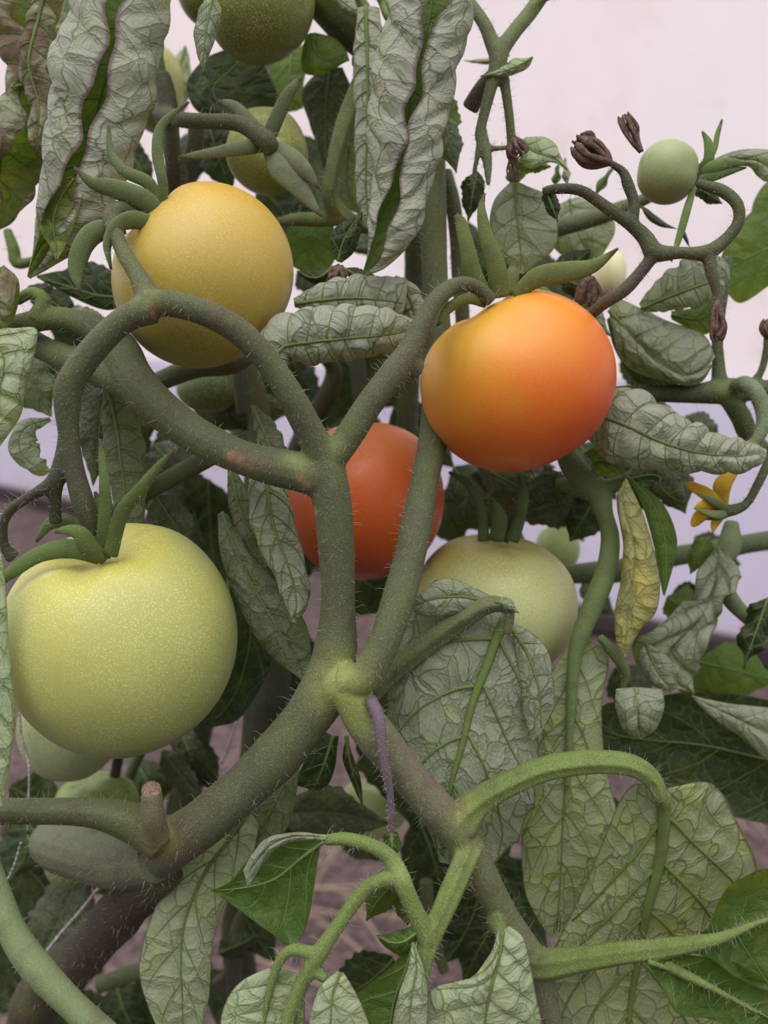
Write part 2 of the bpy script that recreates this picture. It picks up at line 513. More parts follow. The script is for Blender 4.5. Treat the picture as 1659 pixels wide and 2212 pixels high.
def finish_leaf(name, S, real, under, mat, parent, NL, slope, veins, puff, label, vr, inside=False, vcol=None, tooth_n=0):
    """S: (nu, nv, 3) world surface; adds quilting, skin and vein tubes"""
    nu, nv = S.shape[:2]
    u = np.linspace(0, 1, nu)[:, None]
    v = np.linspace(-1, 1, nv)[None, :]
    du = np.gradient(S, axis=0); dv = np.gradient(S, axis=1)
    nr = unit(np.cross(du, dv))
    if inside is not False:
        s = np.sign(np.sum(nr * inside, -1))        # inside: vectors pointing to the underside
        under_n = nr * np.where(s.mean() >= 0, 1, -1)
    else:
        f = np.sign(np.mean(np.sum(nr * (CAM - S), -1)))
        under_n = nr * f * (1 if under else -1)
    av = np.abs(v)
    q = (u - slope * av) * NL
    h = np.abs(np.sin(math.pi * (q - 0.5 + 1.0))) ** 0.6 * np.clip(av * 6, 0, 1) * np.clip((1 - av) * 6, 0, 1)
    g = vnoise(S, 160.0)
    g2 = vnoise(S + 3.0, 60.0)
    wcm = np.linalg.norm(np.diff(S, axis=1), axis=2).sum(1).mean() * 100
    puff = puff * min(1.0, max(0.12, wcm / 3.2))
    fade = np.clip(u * 6, 0, 1) * np.clip((1 - u) * 6, 0, 1)
    S = S + under_n * ((h * puff * 0.001 + g * puff * 0.0006 + g2 * puff * 0.0012) * fade)[..., None]
    F = grid_faces(nu, nv)
    flip = np.mean(np.sum(nr * under_n, -1)) > 0     # face normals follow the upper side
    if not flip:
        F = F[:, ::-1]
    uvr = real.reshape(-1, 2)
    uvn = np.stack([np.broadcast_to(u, (nu, nv)), np.broadcast_to((v + 1) / 2, (nu, nv))], -1).reshape(-1, 2)
    ob = mesh(name, S.reshape(-1, 3), F, mat, parent, uv=uvr, uvn=uvn, label=label)
    if veins:
        tb = Tubes()
        col = vcol or G_FRESH
        def at(uu, vv):
            a = np.clip(uu, 0, 1) * (nu - 1); b = (np.clip(vv, -1, 1) + 1) / 2 * (nv - 1)
            i = np.minimum(a.astype(int), nu - 2); j = np.minimum(b.astype(int), nv - 2)
            fa = (a - i)[:, None]; fb = (b - j)[:, None]
            s = (S[i, j] * (1 - fa) + S[i + 1, j] * fa) * (1 - fb) + (S[i, j + 1] * (1 - fa) + S[i + 1, j + 1] * fa) * fb
            n = (under_n[i, j])
            return s, n
        uu = np.linspace(0, 0.97, 30)
        s, n = at(uu, uu * 0)
        r = vr * (1 - 0.8 * uu) / 1000
        tb.add(None, world=s + n * r[:, None] * 0.3, rad=r, seg=8, col=col, lump=0.02)
        for k in range(NL):
            for sg in (-1, 1):
                a = np.linspace(0, 0.93, 14)
                u2 = vein_u(k - (0.12 if sg > 0 else 0.0), NL, slope, a ** 1.15)
                ok = u2 < 0.99
                if ok.sum() < 4:
                    continue
                a, u2 = a[ok], u2[ok]
                s, n = at(u2, a * sg)
                r = vr * 0.42 * (1 - 0.75 * a / 0.93) * (1 - 0.5 * k / NL) / 1000
                tb.add(None, world=s + n * r[:, None] * 0.2, rad=r, seg=6, col=col, lump=0.02)
        tb.build('midrib', M_VEIN, ob)
    return ob

def full(pts, d):
    return [tuple(p) if len(p) > 2 else (p[0], p[1], d) for p in pts]

def blade(parent, L, M, R, d=30, under=True, mat='grey', bulge=0.3, NL=5, slope=0.22, veins=True, puff=1.0, nu=64, nv=33, tooth=0.0, label=None, vr=0.9, name='leaf', wob=0.0, vcol=None, curl=0.0):
    """leaf lofted over left edge, midrib and right edge, each from base to tip, (x, y[, depth cm])"""
    A = [cr_spline(full(c, d), nu) for c in (L, M, R)]
    u = np.linspace(0, 1, nu)
    v = np.linspace(-1, 1, nv)
    S = np.zeros((nu, nv, 3))
    for j, vv in enumerate(v):
        E = A[0] if vv < 0 else A[2]
        a = abs(vv)
        off = (E - A[1])
        k = 1 + (tooth * (np.abs(((u * 9 + (0.3 if vv < 0 else 0)) % 1) - 0.35) - 0.3) * 2 if tooth else 0) * (a ** 3)
        row = A[1] + off * (a * k)[:, None] if tooth else A[1] + off * a
        row[:, 2] -= bulge * (0.7 * (1 - a * a) + 1.4 * a * (1 - a)) * np.sin(math.pi * np.clip(u, 0.02, 0.98))
        row[:, 2] += curl * a ** 3 * np.sin(math.pi * u)
        if wob:
            row[:, 2] += wob * a ** 2 * np.sin(u * 17 + (1.5 if vv < 0 else 0))
            row[:, 0] += wob * 18 * a ** 2 * np.sin(u * 13 + (2.2 if vv < 0 else 0))
        S[:, j] = P(row)
    ln = np.linalg.norm(np.diff(S[:, nv // 2], axis=0), axis=1).sum() * 100
    wd = np.linalg.norm(np.diff(S, axis=1), axis=2).sum(1) * 100
    real = np.stack([np.broadcast_to(u[:, None] * ln, (nu, nv)), wd[:, None] * v[None, :] / 2], -1)
    real = real + np.array([A[1][0, 0] * 0.013, A[1][0, 1] * 0.011])
    return finish_leaf(name, S, real, under, LM[mat], parent, NL, slope, veins, puff, label, vr, vcol=vcol)

def auto(parent, p0, p1, w, bend=0.0, under=True, mat='back', sag=0.0, fold=0.3, veins=True, tilt=0.0, **kw):
    """plain pointed leaflet from p0 to p1, w px half width; tilt makes one edge nearer"""
    x0, y0, d0 = p0; x1, y1, d1 = p1
    n = 7
    t = np.linspace(0, 1, n)
    dx, dy = x1 - x0, y1 - y0
    L = math.hypot(dx, dy)
    px, py = -dy / L, dx / L
    prof = np.array([0.10, 0.72, 1.0, 0.95, 0.72, 0.38, 0.02])
    g = RNG.normal(0, 0.09, (2, n))
    mx = x0 + dx * t + px * bend * np.sin(math.pi * t)
    my = y0 + dy * t + py * bend * np.sin(math.pi * t)
    md = d0 + (d1 - d0) * t + sag * np.sin(math.pi * t)
    M = list(zip(mx, my, md))
    a = prof * (1 + g[0]) * w; b = prof * (1 + g[1]) * w
    Lc = list(zip(mx + px * a, my + py * a, md + fold * prof - tilt * prof))
    Rc = list(zip(mx - px * b, my - py * b, md + fold * prof + tilt * prof))
    kw.setdefault('nu', 34); kw.setdefault('nv', 17); kw.setdefault('tooth', 0.12); kw.setdefault('vr', 0.5); kw.setdefault('wob', 0.12)
    return blade(parent, Lc, M, Rc, under=under, mat=mat, veins=veins, **kw)

def scroll(parent, pts, aL, aR, face=180.0, mat='roll', flat=0.75, NL=9, slope=0.10, veins=True, puff=1.3, nu=90, nv=61, wav=14, label=None, vr=0.8, spiral=0.12, name='leaf', wsc=1.0, vcol=None, off=0.0):
    """leaf rolled into a tube about pts (x, y, depth, width px). The midrib lies at angle `face` (0 faces the camera, 180 away);
    aL / aR: how far each half reaches round the tube, degrees, as lists along the leaf. Outside is the underside."""
    q = cr_spline(pts, nu)
    C = P(q[:, :3])
    r = q[:, 3] / 2 * q[:, 2] / 100 / FPX
    T = unit(np.gradient(C, axis=0))
    N = CAM - C
    N = unit(N - T * np.sum(N * T, 1, keepdims=True))
    B = np.cross(T, N)
    u = np.linspace(0, 1, nu)
    xs = lambda a: np.interp(u, np.linspace(0, 1, len(a)), a)
    w1 = wav * (np.sin(u * 21 * wsc + 1) + 0.6 * np.sin(u * 43 * wsc + 2 + off))
    w2 = wav * (np.sin(u * 19 * wsc + 3 + off) + 0.6 * np.sin(u * 39 * wsc))
    aL = xs(aL) + w1; aR = xs(aR) + w2
    v = np.linspace(-1, 1, nv)
    S = np.zeros((nu, nv, 3)); out = np.zeros((nu, nv, 3))
    for j, vv in enumerate(v):
        a = np.radians(face + (vv * aR if vv > 0 else vv * aL))
        rr = r * (1 - spiral * abs(vv) ** 2 * (1 if vv > 0 else 0.3)) * (1 + 0.04 * np.sin(u * 30 + vv * 5))
        dirv = N * (np.cos(a) * flat)[:, None] + B * np.sin(a)[:, None]
        S[:, j] = C + dirv * rr[:, None]
        out[:, j] = dirv
    ln = np.linalg.norm(np.diff(C, axis=0), axis=1).sum() * 100
    wd = np.linalg.norm(np.diff(S, axis=1), axis=2).sum(1) * 100
    real = np.stack([np.broadcast_to(u[:, None] * ln, (nu, nv)), wd[:, None] * v[None, :] / 2], -1) + q[0, 0] * 0.01
    return finish_leaf(name, S, real, True, LM[mat], parent, NL, slope, veins, puff, label, vr, inside=out, vcol=vcol)

# ------------------------------------------------------------------ fruit
def tomato(x, y, d, rx, ry, axis, cols, label, grad=(0, -1, 0), gr=(-0.6, 0.8), mat=None, lobes=5, lobe=0.03, dimple=0.16, sepals=(), scol=G_FRESH, group=None, seg=96, nse=0.25, squash=0.92, hairy=True, name='tomato', ped=None, blossom=False, rz=1.0, scatter=0.0):
    """axis: direction of the stem end as (right, up, towards the viewer)"""
    R_ = d / 100 / FPX
    cen = P((x, y, d))
    ax = unit(np.array(axis, float))
    loc = cen.copy()
    t = thing(name, label, 'tomato', loc, group)
    h = np.array([0.3, 0.2, 0.9]); s1 = unit(np.cross(ax, h)); s2 = np.cross(ax, s1)
    n1 = seg // 2 + 1
    ph = np.linspace(0, math.pi, n1)[:, None]
    th = np.linspace(0, 2 * math.pi, seg, endpoint=False)[None, :]
    rr = np.sin(ph) ** 0.94
    zz = np.cos(ph)
    lw = np.exp(-((ph - 0.75) / 0.55) ** 2) + 0.15
    rr = rr * (1 + lobe * lw * (np.cos(lobes * th + x) + 0.5 * np.cos((lobes - 2) * th + y)))
    zz = zz * squash - dimple * np.exp(-(ph / (0.36 + 0.05 * np.cos(lobes * th + x))) ** 2) + 0.04 * np.exp(-((math.pi - ph) / 0.25) ** 2) + 0 * th
    X = (rr * np.cos(th))[..., None] * s1 + (rr * np.sin(th))[..., None] * s2 + zz[..., None] * ax
    X = X.reshape(-1, 3)
    m = np.abs(X)
    X = X / np.array([m[:, 0].max(), m[:, 1].max(), m[:, 2].max()])
    rzz = (rx + ry) / 2 * rz
    nd = unit(X)
    V = cen + (X[:, :1] * rx * RT + X[:, 1:2] * ry * UP - X[:, 2:3] * rzz * FW) * R_
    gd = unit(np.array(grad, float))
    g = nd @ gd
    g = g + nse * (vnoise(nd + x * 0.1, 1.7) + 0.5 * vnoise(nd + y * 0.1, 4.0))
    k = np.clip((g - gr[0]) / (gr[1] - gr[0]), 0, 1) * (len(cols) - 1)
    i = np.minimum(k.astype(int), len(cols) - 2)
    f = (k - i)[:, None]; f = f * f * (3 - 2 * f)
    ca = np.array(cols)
    c = ca[i] * (1 - f) + ca[i + 1] * f
    F = grid_faces(n1, seg, True)[:, ::-1]
    mesh('fruit', V, F, mat or M_TOM, t, col=c)
    for sp in sepals:
        tb = Tubes()
        tb.add(sp, col=scol, seg=12, flat=0.34, flute=0.09, nfl=3, tipcol=BROWN, lump=0.05, step=1.2)
        o = tb.build('sepal', M_SEPAL, t)
        tb.hairs(M_HAIR, o, dens=1.0, lmin=0.4, lmax=1.6, name='sepal_hairs')
    if ped is not None:
        tb = Tubes(); tb.add(ped, col=G_STEM, seg=12); o = tb.build('pedicel', M_STEM, t)
        tb.hairs(M_HAIR, o, dens=1.5, name='pedicel_hairs')
    if hairy:
        # faint down on the skin
        g2 = np.random.default_rng(5)
        kk = g2.integers(seg * 3, len(V) - seg * 3, 1500)
        nn = unit(V[kk] - cen) + g2.normal(0, .25, (len(kk), 3))
        jit = g2.normal(0, 0.0009, (len(kk), 3)); jit -= unit(V[kk] - cen) * np.sum(jit * unit(V[kk] - cen), 1, keepdims=True)
        p0 = V[kk] + jit - unit(V[kk] - cen) * 0.0001
        p1 = p0 + unit(nn) * (0.0004 + 0.0005 * g2.random((len(kk), 1)))
        s = unit(np.cross(nn, UP)) * 0.00002
        VV = np.stack([p0 + s, p0 - s, p1], 1).reshape(-1, 3)
        mesh('skin_down', VV, np.arange(len(VV)).reshape(-1, 3), M_HAIR, t, kind='stuff')
    return t

def star(cx, cy, d, n=5, ln=60, w=16, rot=0.3, lift=0.6, sq=1.0):
    out = []
    for k in range(n):
        a = rot + k * 2 * math.pi / n
        l = ln * (0.85 + 0.3 * random.random())
        out.append([(cx, cy, d, w * .7), (cx + math.cos(a) * l * .45, cy + math.sin(a) * l * .45 * sq, d - lift * .3, w), (cx + math.cos(a) * l * .8, cy + math.sin(a) * l * .8 * sq - 4, d - lift * .5, w * .6), (cx + math.cos(a + .15) * l, cy + math.sin(a + .15) * l * sq, d - lift, 2)])
    return out

def dried_flower(parent, x, y, d, dx, dy, ln, w, name='withered_flower', n=7, own=False):
    """shrivelled petals in a bundle running from (x, y) along (dx, dy)"""
    tb = Tubes()
    l = math.hypot(dx, dy); dx, dy = dx / l, dy / l
    g = np.random.default_rng(int(x + y))
    for k in range(n):
        o = (k - (n - 1) / 2) / n * w
        dd = g.normal(0, w * 0.25) * d / FPX
        pts = [(x, y, d, w * .3)]
        for t in (0.3, 0.6, 0.85, 1.0):
            s = (math.sin(t * 2.6) * 1.1 + t * 0.2) * o
            pts.append((x + dx * ln * t - dy * s + g.normal(0, w * .07), y + dy * ln * t + dx * s + g.normal(0, w * .07), d + dd * math.sin(t * 3), w * (0.26 if t < 0.9 else 0.08) * (0.8 + 0.4 * g.random())))
        tb.add(pts, seg=7, flat=0.5, lump=0.3, step=0.8, flute=0.2, nfl=3)
    return tb.build(name, M_DRY, parent)

# ------------------------------------------------------------------ the setting: soil and plastic sheet
def ray(x, y):
    return unit((x - W / 2) / FPX * RT - (y - H / 2) / FPX * UP + FW)
def on_floor(x, y):
    r = ray(x, y)
    return CAM + r * (-CAM[2] / r[2])
BR = on_floor(1659, 1415)                       # foot of the sheet, right and left side of the frame
BL = on_floor(0, 1060)
WD = unit(BL - BR)                              # along the wall
WN = unit(np.cross(WD, [0, 0, 1]))
if WN[1] > 0: WN = -WN                          # towards the camera

def soil_material():
    m, nt, b = newmat('soil')
    ob = N_(nt, 'ShaderNodeTexCoord').outputs['Object']
    n1 = tex_noise(nt, ob, 9, 5, 0.6)
    n2 = tex_noise(nt, ob, 70, 4, 0.7)
    vo = N_(nt, 'ShaderNodeTexVoronoi', inp={'Scale': 40.0}); nt.links.new(ob, vo.inputs['Vector'])
    c = mixc(nt, rng(nt, n2.outputs[0], 0.35, 0.65), (0.035, 0.022, 0.024), (0.21, 0.14, 0.14))
    c = mixc(nt, rng(nt, n1.outputs[0], 0.45, 0.7, 0, 0.6), c, (0.06, 0.04, 0.04))
    c = mixc(nt, rng(nt, vo.outputs['Distance'], 0.1, 0.3, 0.45, 0), c, (0.30, 0.22, 0.21))
    nt.links.new(c, b.inputs['Base Color'])
    b.inputs['Roughness'].default_value = 0.95
    bump(nt, mth(nt, 'ADD', n2.outputs[0], vo.outputs['Distance']), b, 0.8, 0.02)
    return m
M_SOIL = soil_material()
nx, ny = 300, 360
tx = np.linspace(-1, 1, nx); ty = np.linspace(-0.5, 1, ny)
gx = 2.5 * tx + 20 * np.sign(tx) * np.abs(tx) ** 5; gy = 4.0 * ty + 18 * np.sign(ty) * np.abs(ty) ** 5
V = np.zeros((ny, nx, 3)); V[..., 0] = gx[None]; V[..., 1] = gy[:, None]
V[..., 2] = 0.02 * vnoise(V, 3) + 0.012 * vnoise(V + 9.0, 30) + 0.014 * vnoise(V + 5.0, 14) - 0.012
fl = mesh('floor', V.reshape(-1, 3), grid_faces(ny, nx), M_SOIL); fl['kind'] = 'structure'

def film_material(name, a, b2, tr):
    m, nt, b = newmat(name)
    ob = N_(nt, 'ShaderNodeTexCoord').outputs['Object']
    n1 = tex_noise(nt, ob, 1.6, 5, 0.6)
    n2 = tex_noise(nt, ob, 9, 4, 0.7)
    c = mixc(nt, rng(nt, n1.outputs[0], 0.35, 0.65), a, b2)
    c = mixc(nt, rng(nt, n2.outputs[0], 0.52, 0.72, 0, 0.35), c, (0.62, 0.52, 0.50))
    nt.links.new(c, b.inputs['Base Color'])
    b.inputs['Roughness'].default_value = 0.45
    t = N_(nt, 'ShaderNodeBsdfTranslucent'); nt.links.new(c, t.inputs[0])
    mx = N_(nt, 'ShaderNodeMixShader', inp={0: tr})
    nt.links.new(b.outputs[0], mx.inputs[1]); nt.links.new(t.outputs[0], mx.inputs[2])
    nt.links.new(mx.outputs[0], nt.nodes['Material Output'].inputs[0])
    return m
M_FILM = film_material('cloudy_plastic_film', (0.82, 0.73, 0.74), (0.84, 0.79, 0.83), 0.6)
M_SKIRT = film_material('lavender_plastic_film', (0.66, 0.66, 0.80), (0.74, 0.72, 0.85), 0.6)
def wallstrip(name, z0, z1, mat, off, nz_=14, lean=0.0):
    a = BR - WD * 5.0; L = 27.0
    us = np.linspace(0, L, 360); zs = np.linspace(z0, z1, nz_)
    V = np.zeros((len(us), nz_, 3))
    for i, uu in enumerate(us):
        for j, z in enumerate(zs):
            back = 0.10 * max(0, z - 0.3) ** 2
            w = 0.012 * math.sin(uu * 9 + z * 4) * math.sin(z * 3) + 0.01 * nz(uu, z, 1, 2.5)
            V[i, j] = a + WD * uu + WN * (back + w + off) + np.array([0, 0, z])
    o = mesh(name, V.reshape(-1, 3), grid_faces(len(us), nz_), mat); o['kind'] = 'structure'
    return o
wallstrip('wall_back', -0.02, 3.2, M_FILM, -0.02, 26)
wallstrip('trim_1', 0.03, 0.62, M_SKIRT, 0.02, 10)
# dark batten along the foot of the sheet
M_BAT = plain('dark_batten', (0.045, 0.03, 0.035), 0.8)
def box(name, c, ax, ay, az, sx, sy, sz, mat, parent=None, **kw):
    c = np.asarray(c, float); V = []
    for i in (-1, 1):
        for j in (-1, 1):
            for k in (-1, 1):
                V.append(c + ax * sx * i / 2 + ay * sy * j / 2 + az * sz * k / 2)
    F = [[0, 1, 3, 2], [4, 6, 7, 5], [0, 4, 5, 1], [2, 3, 7, 6], [0, 2, 6, 4], [1, 5, 7, 3]]
    o = mesh(name, V, F, mat, parent, smooth=False, **kw)
    bv = o.modifiers.new('b', 'BEVEL'); bv.width = min(sx, sy, sz) * 0.15; bv.segments = 2
    return o
Z = np.array([0, 0, 1.0])
o = box('baseboard_back', BR + WD * 8.5 + WN * 0.06 + Z * 0.02, WD, WN, Z, 27.0, 0.05, 0.05, M_BAT); o['kind'] = 'structure'

# straw and dead stalks lying on the soil
M_STRAW = plain('dry_straw', (0.30, 0.22, 0.17), 0.8)
g = np.random.default_rng(3)
tb = Tubes()
for (sx_, sy_) in ((900, 1850), (760, 1930), (700, 2000), (820, 1960), (680, 1880), (600, 1420), (430, 1950), (240, 1960), (1640, 1800), (880, 2080), (720, 2080), (1250, 2150)):
    c = on_floor(sx_, sy_)
    for k in range(3):
        a = g.random() * math.pi; l = 0.03 + 0.06 * g.random()
        p = c + np.array([g.normal(0, .05), g.normal(0, .05), 0.018 + 0.004 * k])
        d_ = np.array([math.cos(a), math.sin(a), 0.0]) * l
        w_ = np.stack([p - d_, p + np.array([0.004, 0, 0.003]), p + d_])
        tb.add(None, world=np.vstack([w_[0], (w_[0] + w_[1]) / 2, w_[1], (w_[1] + w_[2]) / 2, w_[2]]), rad=np.full(5, 0.0022), seg=6)
st = tb.build('straw_litter', M_STRAW, None, label='loose dry straw scattered over the pinkish soil', kind='stuff')
st['category'] = 'straw'

# small red thing by the foot of the sheet
M_RED = plain('red_plastic', (0.75, 0.04, 0.03), 0.4, 0.0, 0.0)
c = on_floor(1640, 1425); c[2] = 0
prof = [(0.0, 0.0), (0.030, 0.0), (0.034, 0.004), (0.040, 0.060), (0.045, 0.062), (0.045, 0.070), (0.039, 0.070), (0.033, 0.008), (0.0, 0.006)]
V = []; ns = 28
for (r_, z_) in prof:
    for k in range(ns):
        a = 2 * math.pi * k / ns
        V.append(c + np.array([r_ * math.cos(a), r_ * math.sin(a), z_]))
rp = mesh('red_pot', V, grid_faces(len(prof), ns, True), M_RED, loc=c)
rp['label'] = 'small red plastic pot on the soil by the sheet, behind the right-hand leaves'; rp['category'] = 'pot'

# ------------------------------------------------------------------ front plant
def ground_under(x, y, d):
    p = P((x, y, d)); p[2] = 0; return p
front = thing('tomato_plant', 'large tomato plant in front with the thick forked hairy stem', 'tomato plant', ground_under(60, 2212, 40))
floor_px = (40, 3900, 48)

st = Tubes()
gs = G_STEM
# main stem from the soil up to the fork
st.add([(-60, 3052, 62, 110), (-80, 2950, 50, 110), (-30, 2700, 42, 95), (70, 2190, 39, 100), (180, 2060, 37, 104), (290, 1940, 34, 100), (350, 1870, 32, 105)], (0.035, 0.028, 0.02), seg=20)
st.add([(320, 1880, 32.5, 80), (370, 1825, 30.8, 112), (450, 1768, 30.2, 108), (590, 1640, 30, 112), (690, 1510, 29.8, 112), (722, 1420, 29.6, 96), (730, 1300, 29.4, 78), (726, 1180, 29.2, 78), (716, 1080, 29, 84), (700, 1000, 29, 88)], gs, seg=20)
# swollen grey part behind the leafstalk
st.add([(88, 1815, 36, 50), (112, 1820, 35.5, 100), (180, 1838, 34, 120), (260, 1860, 32.5, 118), (340, 1855, 31, 110)], (0.13, 0.14, 0.09))
# the cut stub and its collar
st.add([(338, 1808, 29.6, 62), (331, 1765, 29.0, 52), (327, 1712, 28.9, 46)], (0.13, 0.115, 0.075), hair=0.2)
# leafstalk running out to the left
st.add([(-60, 1752, 29.6, 58), (60, 1752, 29.6, 56), (200, 1755, 29.8, 62), (290, 1778, 30, 76), (350, 1812, 30.2, 84)], (0.09, 0.105, 0.05), flute=0.10, nfl=3)
# node and right hand branch
st.add([(700, 1500, 29.8, 90), (745, 1478, 29.2, 92), (790, 1560, 29.2, 86), (860, 1650, 29.4, 86), (940, 1745, 29.8, 86), (1000, 1815, 30.2, 80), (1050, 1910, 30.7, 68), (1110, 2010, 31, 64), (1165, 2100, 31.2, 62), (1185, 2180, 31.3, 54), (1205, 2290, 31.5, 50)], (0.135, 0.14, 0.085))
# second upright stem
st.add([(745, 1470, 29, 84), (790, 1460, 28.7, 72), (830, 1385, 28.8, 76), (862, 1290, 29.2, 72), (890, 1180, 29.9, 68), (915, 1050, 31.2, 66), (938, 930, 33, 68), (944, 800, 34, 66), (942, 660, 34.3, 60), (936, 500, 35, 60), (934, 350, 36, 56), (925, 150, 37.5, 60), (870, 40, 38, 60), (860, -120, 39, 60)], gs)
# truss: left shoulder (old broken branch that bends down left)
st.add([(700, 1035, 29, 90), (640, 1018, 29, 82), (560, 1000, 29, 78), (480, 970, 29.2, 80), (400, 925, 29.6, 82), (330, 868, 30, 86), (285, 810, 30.4, 84), (262, 760, 30.6, 74), (215, 715, 31, 60), (130, 688, 31.3, 52), (50, 700, 31.5, 48), (10, 715, 31.7, 46)], gs)
st.add([(320, 850, 30.2, 80), (250, 815, 30.8, 72), (170, 785, 31.4, 64), (80, 745, 32.2, 60), (20, 700, 33, 50)], gs)
st.add([(80, 690, 31.3, 46), (95, 650, 31.2, 34), (70, 632, 31.2, 26), (35, 650, 31.3, 22)], G_FRESH)
# truss: up left to the fork over the yellow tomato
st.add([(705, 1000, 29, 86), (668, 930, 28.6, 66), (625, 850, 28.2, 62), (570, 770, 27.9, 60), (505, 708, 27.7, 60), (430, 672, 27.6, 58), (360, 655, 27.6, 62), (315, 660, 27.6, 70)], gs)
st.add([(330, 665, 27.6, 62), (300, 600, 28, 42), (272, 555, 28.4, 36), (252, 510, 28.8, 34), (243, 470, 29.2, 44), (262, 452, 29.4, 40), (300, 462, 29.8, 28), (330, 470, 30.4, 26)], gs)
st.add([(330, 665, 27.6, 66), (270, 690, 27.6, 58), (215, 740, 27.6, 60), (168, 800, 27.7, 62), (146, 850, 27.8, 62), (148, 930, 28, 46), (160, 1010, 28.2, 40), (178, 1080, 28.4, 46), (200, 1140, 28.8, 42), (222, 1190, 29.4, 36)], gs)
st.add([(148, 880, 28, 46), (142, 960, 28.2, 36), (122, 1035, 28.4, 40), (78, 1065, 28.6, 26), (30, 1095, 28.8, 24), (8, 1130, 29, 22), (10, 1180, 29.2, 22), (30, 1205, 29.4, 34)], G_DARK)
st.add([(120, 1040, 28.4, 36), (118, 1080, 28.7, 28), (120, 1130, 29, 28)], G_DARK)
# truss: up right to the orange tomato
st.add([(705, 1000, 29, 80), (748, 950, 28.9, 64), (800, 870, 28.9, 62), (850, 808, 29, 66), (885, 758, 29, 56), (905, 710, 29.1, 46), (940, 650, 29.4, 42), (985, 616, 29.8, 38), (1025, 618, 30, 36), (1062, 650, 30.3, 34)], gs)
st.add([(872, 780, 29, 62), (905, 800, 29.3, 46)], (0.13, 0.12, 0.075))
# leafstalks of the right hand branch
st.add([(1000, 1770, 30.1, 84), (1030, 1735, 29.8, 64), (1090, 1698, 29.5, 56), (1180, 1660, 29.2, 54), (1280, 1646, 28.9, 52), (1360, 1652, 28.7, 50), (1408, 1682, 28.7, 46), (1430, 1730, 28.7, 34)], G_FRESH, flute=0.13, nfl=6)
st.add([(1020, 1825, 30.2, 64), (995, 1880, 29.4, 56), (960, 1960, 28.8, 52), (925, 2040, 28.4, 48), (910, 2110, 28.2, 38), (905, 2180, 28.2, 26)], G_FRESH, flute=0.13, nfl=6)
st.add([(925, 2030, 28.4, 46), (890, 1955, 28.2, 40), (862, 1890, 28.1, 44), (840, 1850, 28.1, 36), (800, 1826, 28.1, 32), (745, 1812, 28.2, 28), (700, 1815, 28.3, 22)], G_FRESH)
st.add([(862, 1890, 28.1, 38), (815, 1905, 28, 32), (780, 1930, 28, 34), (730, 2000, 27.9, 32), (690, 2060, 27.8, 38), (650, 2130, 27.8, 34), (615, 2230, 27.8, 34)], G_FRESH, flute=0.08, nfl=4)
st.add([(690, 2062, 27.8, 30), (630, 2052, 27.9, 26), (600, 2085, 28, 22), (578, 2160, 28.1, 16), (570, 2220, 28.2, 12)], G_FRESH)
st.add([(668, 2090, 27.8, 28), (705, 2115, 27.7, 22)], G_FRESH)
st.add([(1150, 2080, 31.1, 70), (1190, 2082, 30.6, 68), (1260, 2072, 30, 56), (1350, 2058, 29.4, 48), (1430, 2050, 29, 42), (1500, 2038, 28.5, 34), (1560, 2025, 28.2, 24), (1640, 1992, 28.05, 14), (1700, 1975, 28.1, 8)], G_FRESH, flute=0.12, nfl=6)
st.add([(1400, 2060, 29.2, 34), (1460, 2095, 28.8, 24), (1540, 2135, 28.5, 16), (1640, 2190, 28.4, 8)], G_FRESH)
st.add([(1070, 1990, 30.7, 48), (1082, 2010, 29.6, 34), (1090, 2040, 29, 22)], G_FRESH)
# leafstalk of the big middle leaf
st.add([(800, 1490, 31, 58), (850, 1445, 31, 52), (930, 1385, 30.8, 48), (1010, 1330, 30.4, 46), (1062, 1305, 30.1, 38), (1098, 1318, 30, 26), (1095, 1370, 30.1, 18)], (0.12, 0.14, 0.065), flute=0.14, nfl=4)
Y = (0.34, 0.40, 0.09)
Y2 = (0.33, 0.38, 0.11)
paint = [(745, 1480, 28.9, 66, Y2, .95), (775, 1545, 28.8, 50, (0.22, 0.28, 0.08), .8), (775, 1500, 29.0, 30, (0.32, 0.36, 0.08), .8), (345, 1810, 29.7, 36, (0.30, 0.31, 0.07), .8),
         (320, 655, 27.4, 26, (0.22, 0.26, 0.10), .7), (640, 1000, 28.6, 30, (0.22, 0.28, 0.09), .8), (730, 965, 28.6, 22, (0.22, 0.26, 0.10), .6),
         (1010, 1755, 29.7, 30, Y, .9), (1010, 1840, 29.9, 30, (0.24, 0.30, 0.08), .8), (865, 1885, 28, 30, (0.30, 0.40, 0.13), .8),
         (330, 1708, 28.9, 12, (0.20, 0.12, 0.09), .9), (895, 800, 28.8, 24, (0.11, 0.07, 0.05), .6), (410, 1850, 30, 60, (0.09, 0.06, 0.05), .6)]
sc = (0.42, 0.24, 0.16)
for (x, y, d, r) in ((335, 672, 27.2, 9), (350, 678, 27.2, 9), (372, 684, 27.2, 8), (395, 690, 27.2, 8), (460, 722, 27.2, 8), (478, 730, 27.2, 9), (500, 740, 27.2, 7),
                     (500, 985, 28.6, 8), (520, 992, 28.6, 8), (545, 1000, 28.6, 9), (570, 1004, 28.6, 8), (595, 1006, 28.6, 8), (620, 1010, 28.6, 7), (652, 1030, 28.5, 8), (664, 1045, 28.5, 7), (680, 1105, 28.7, 6), (684, 1150, 28.7, 5)):
    paint.append((x, y, d, r * 1.35, (0.34, 0.17, 0.10) if x > 480 or y > 900 else (0.22, 0.07, 0.045), .95))
for k, (x, y) in enumerate(((880, 1640), (905, 1670), (930, 1700), (955, 1735), (980, 1765), (1005, 1810), (1040, 1860))):
    paint.append((x + 12, y - 10, 29.3 + k * .1, 22, (0.17, 0.105, 0.10), .6))
stem = st.build_union('stem', M_STEM, front, voxel=0.00062, smooth=5, paint=paint)
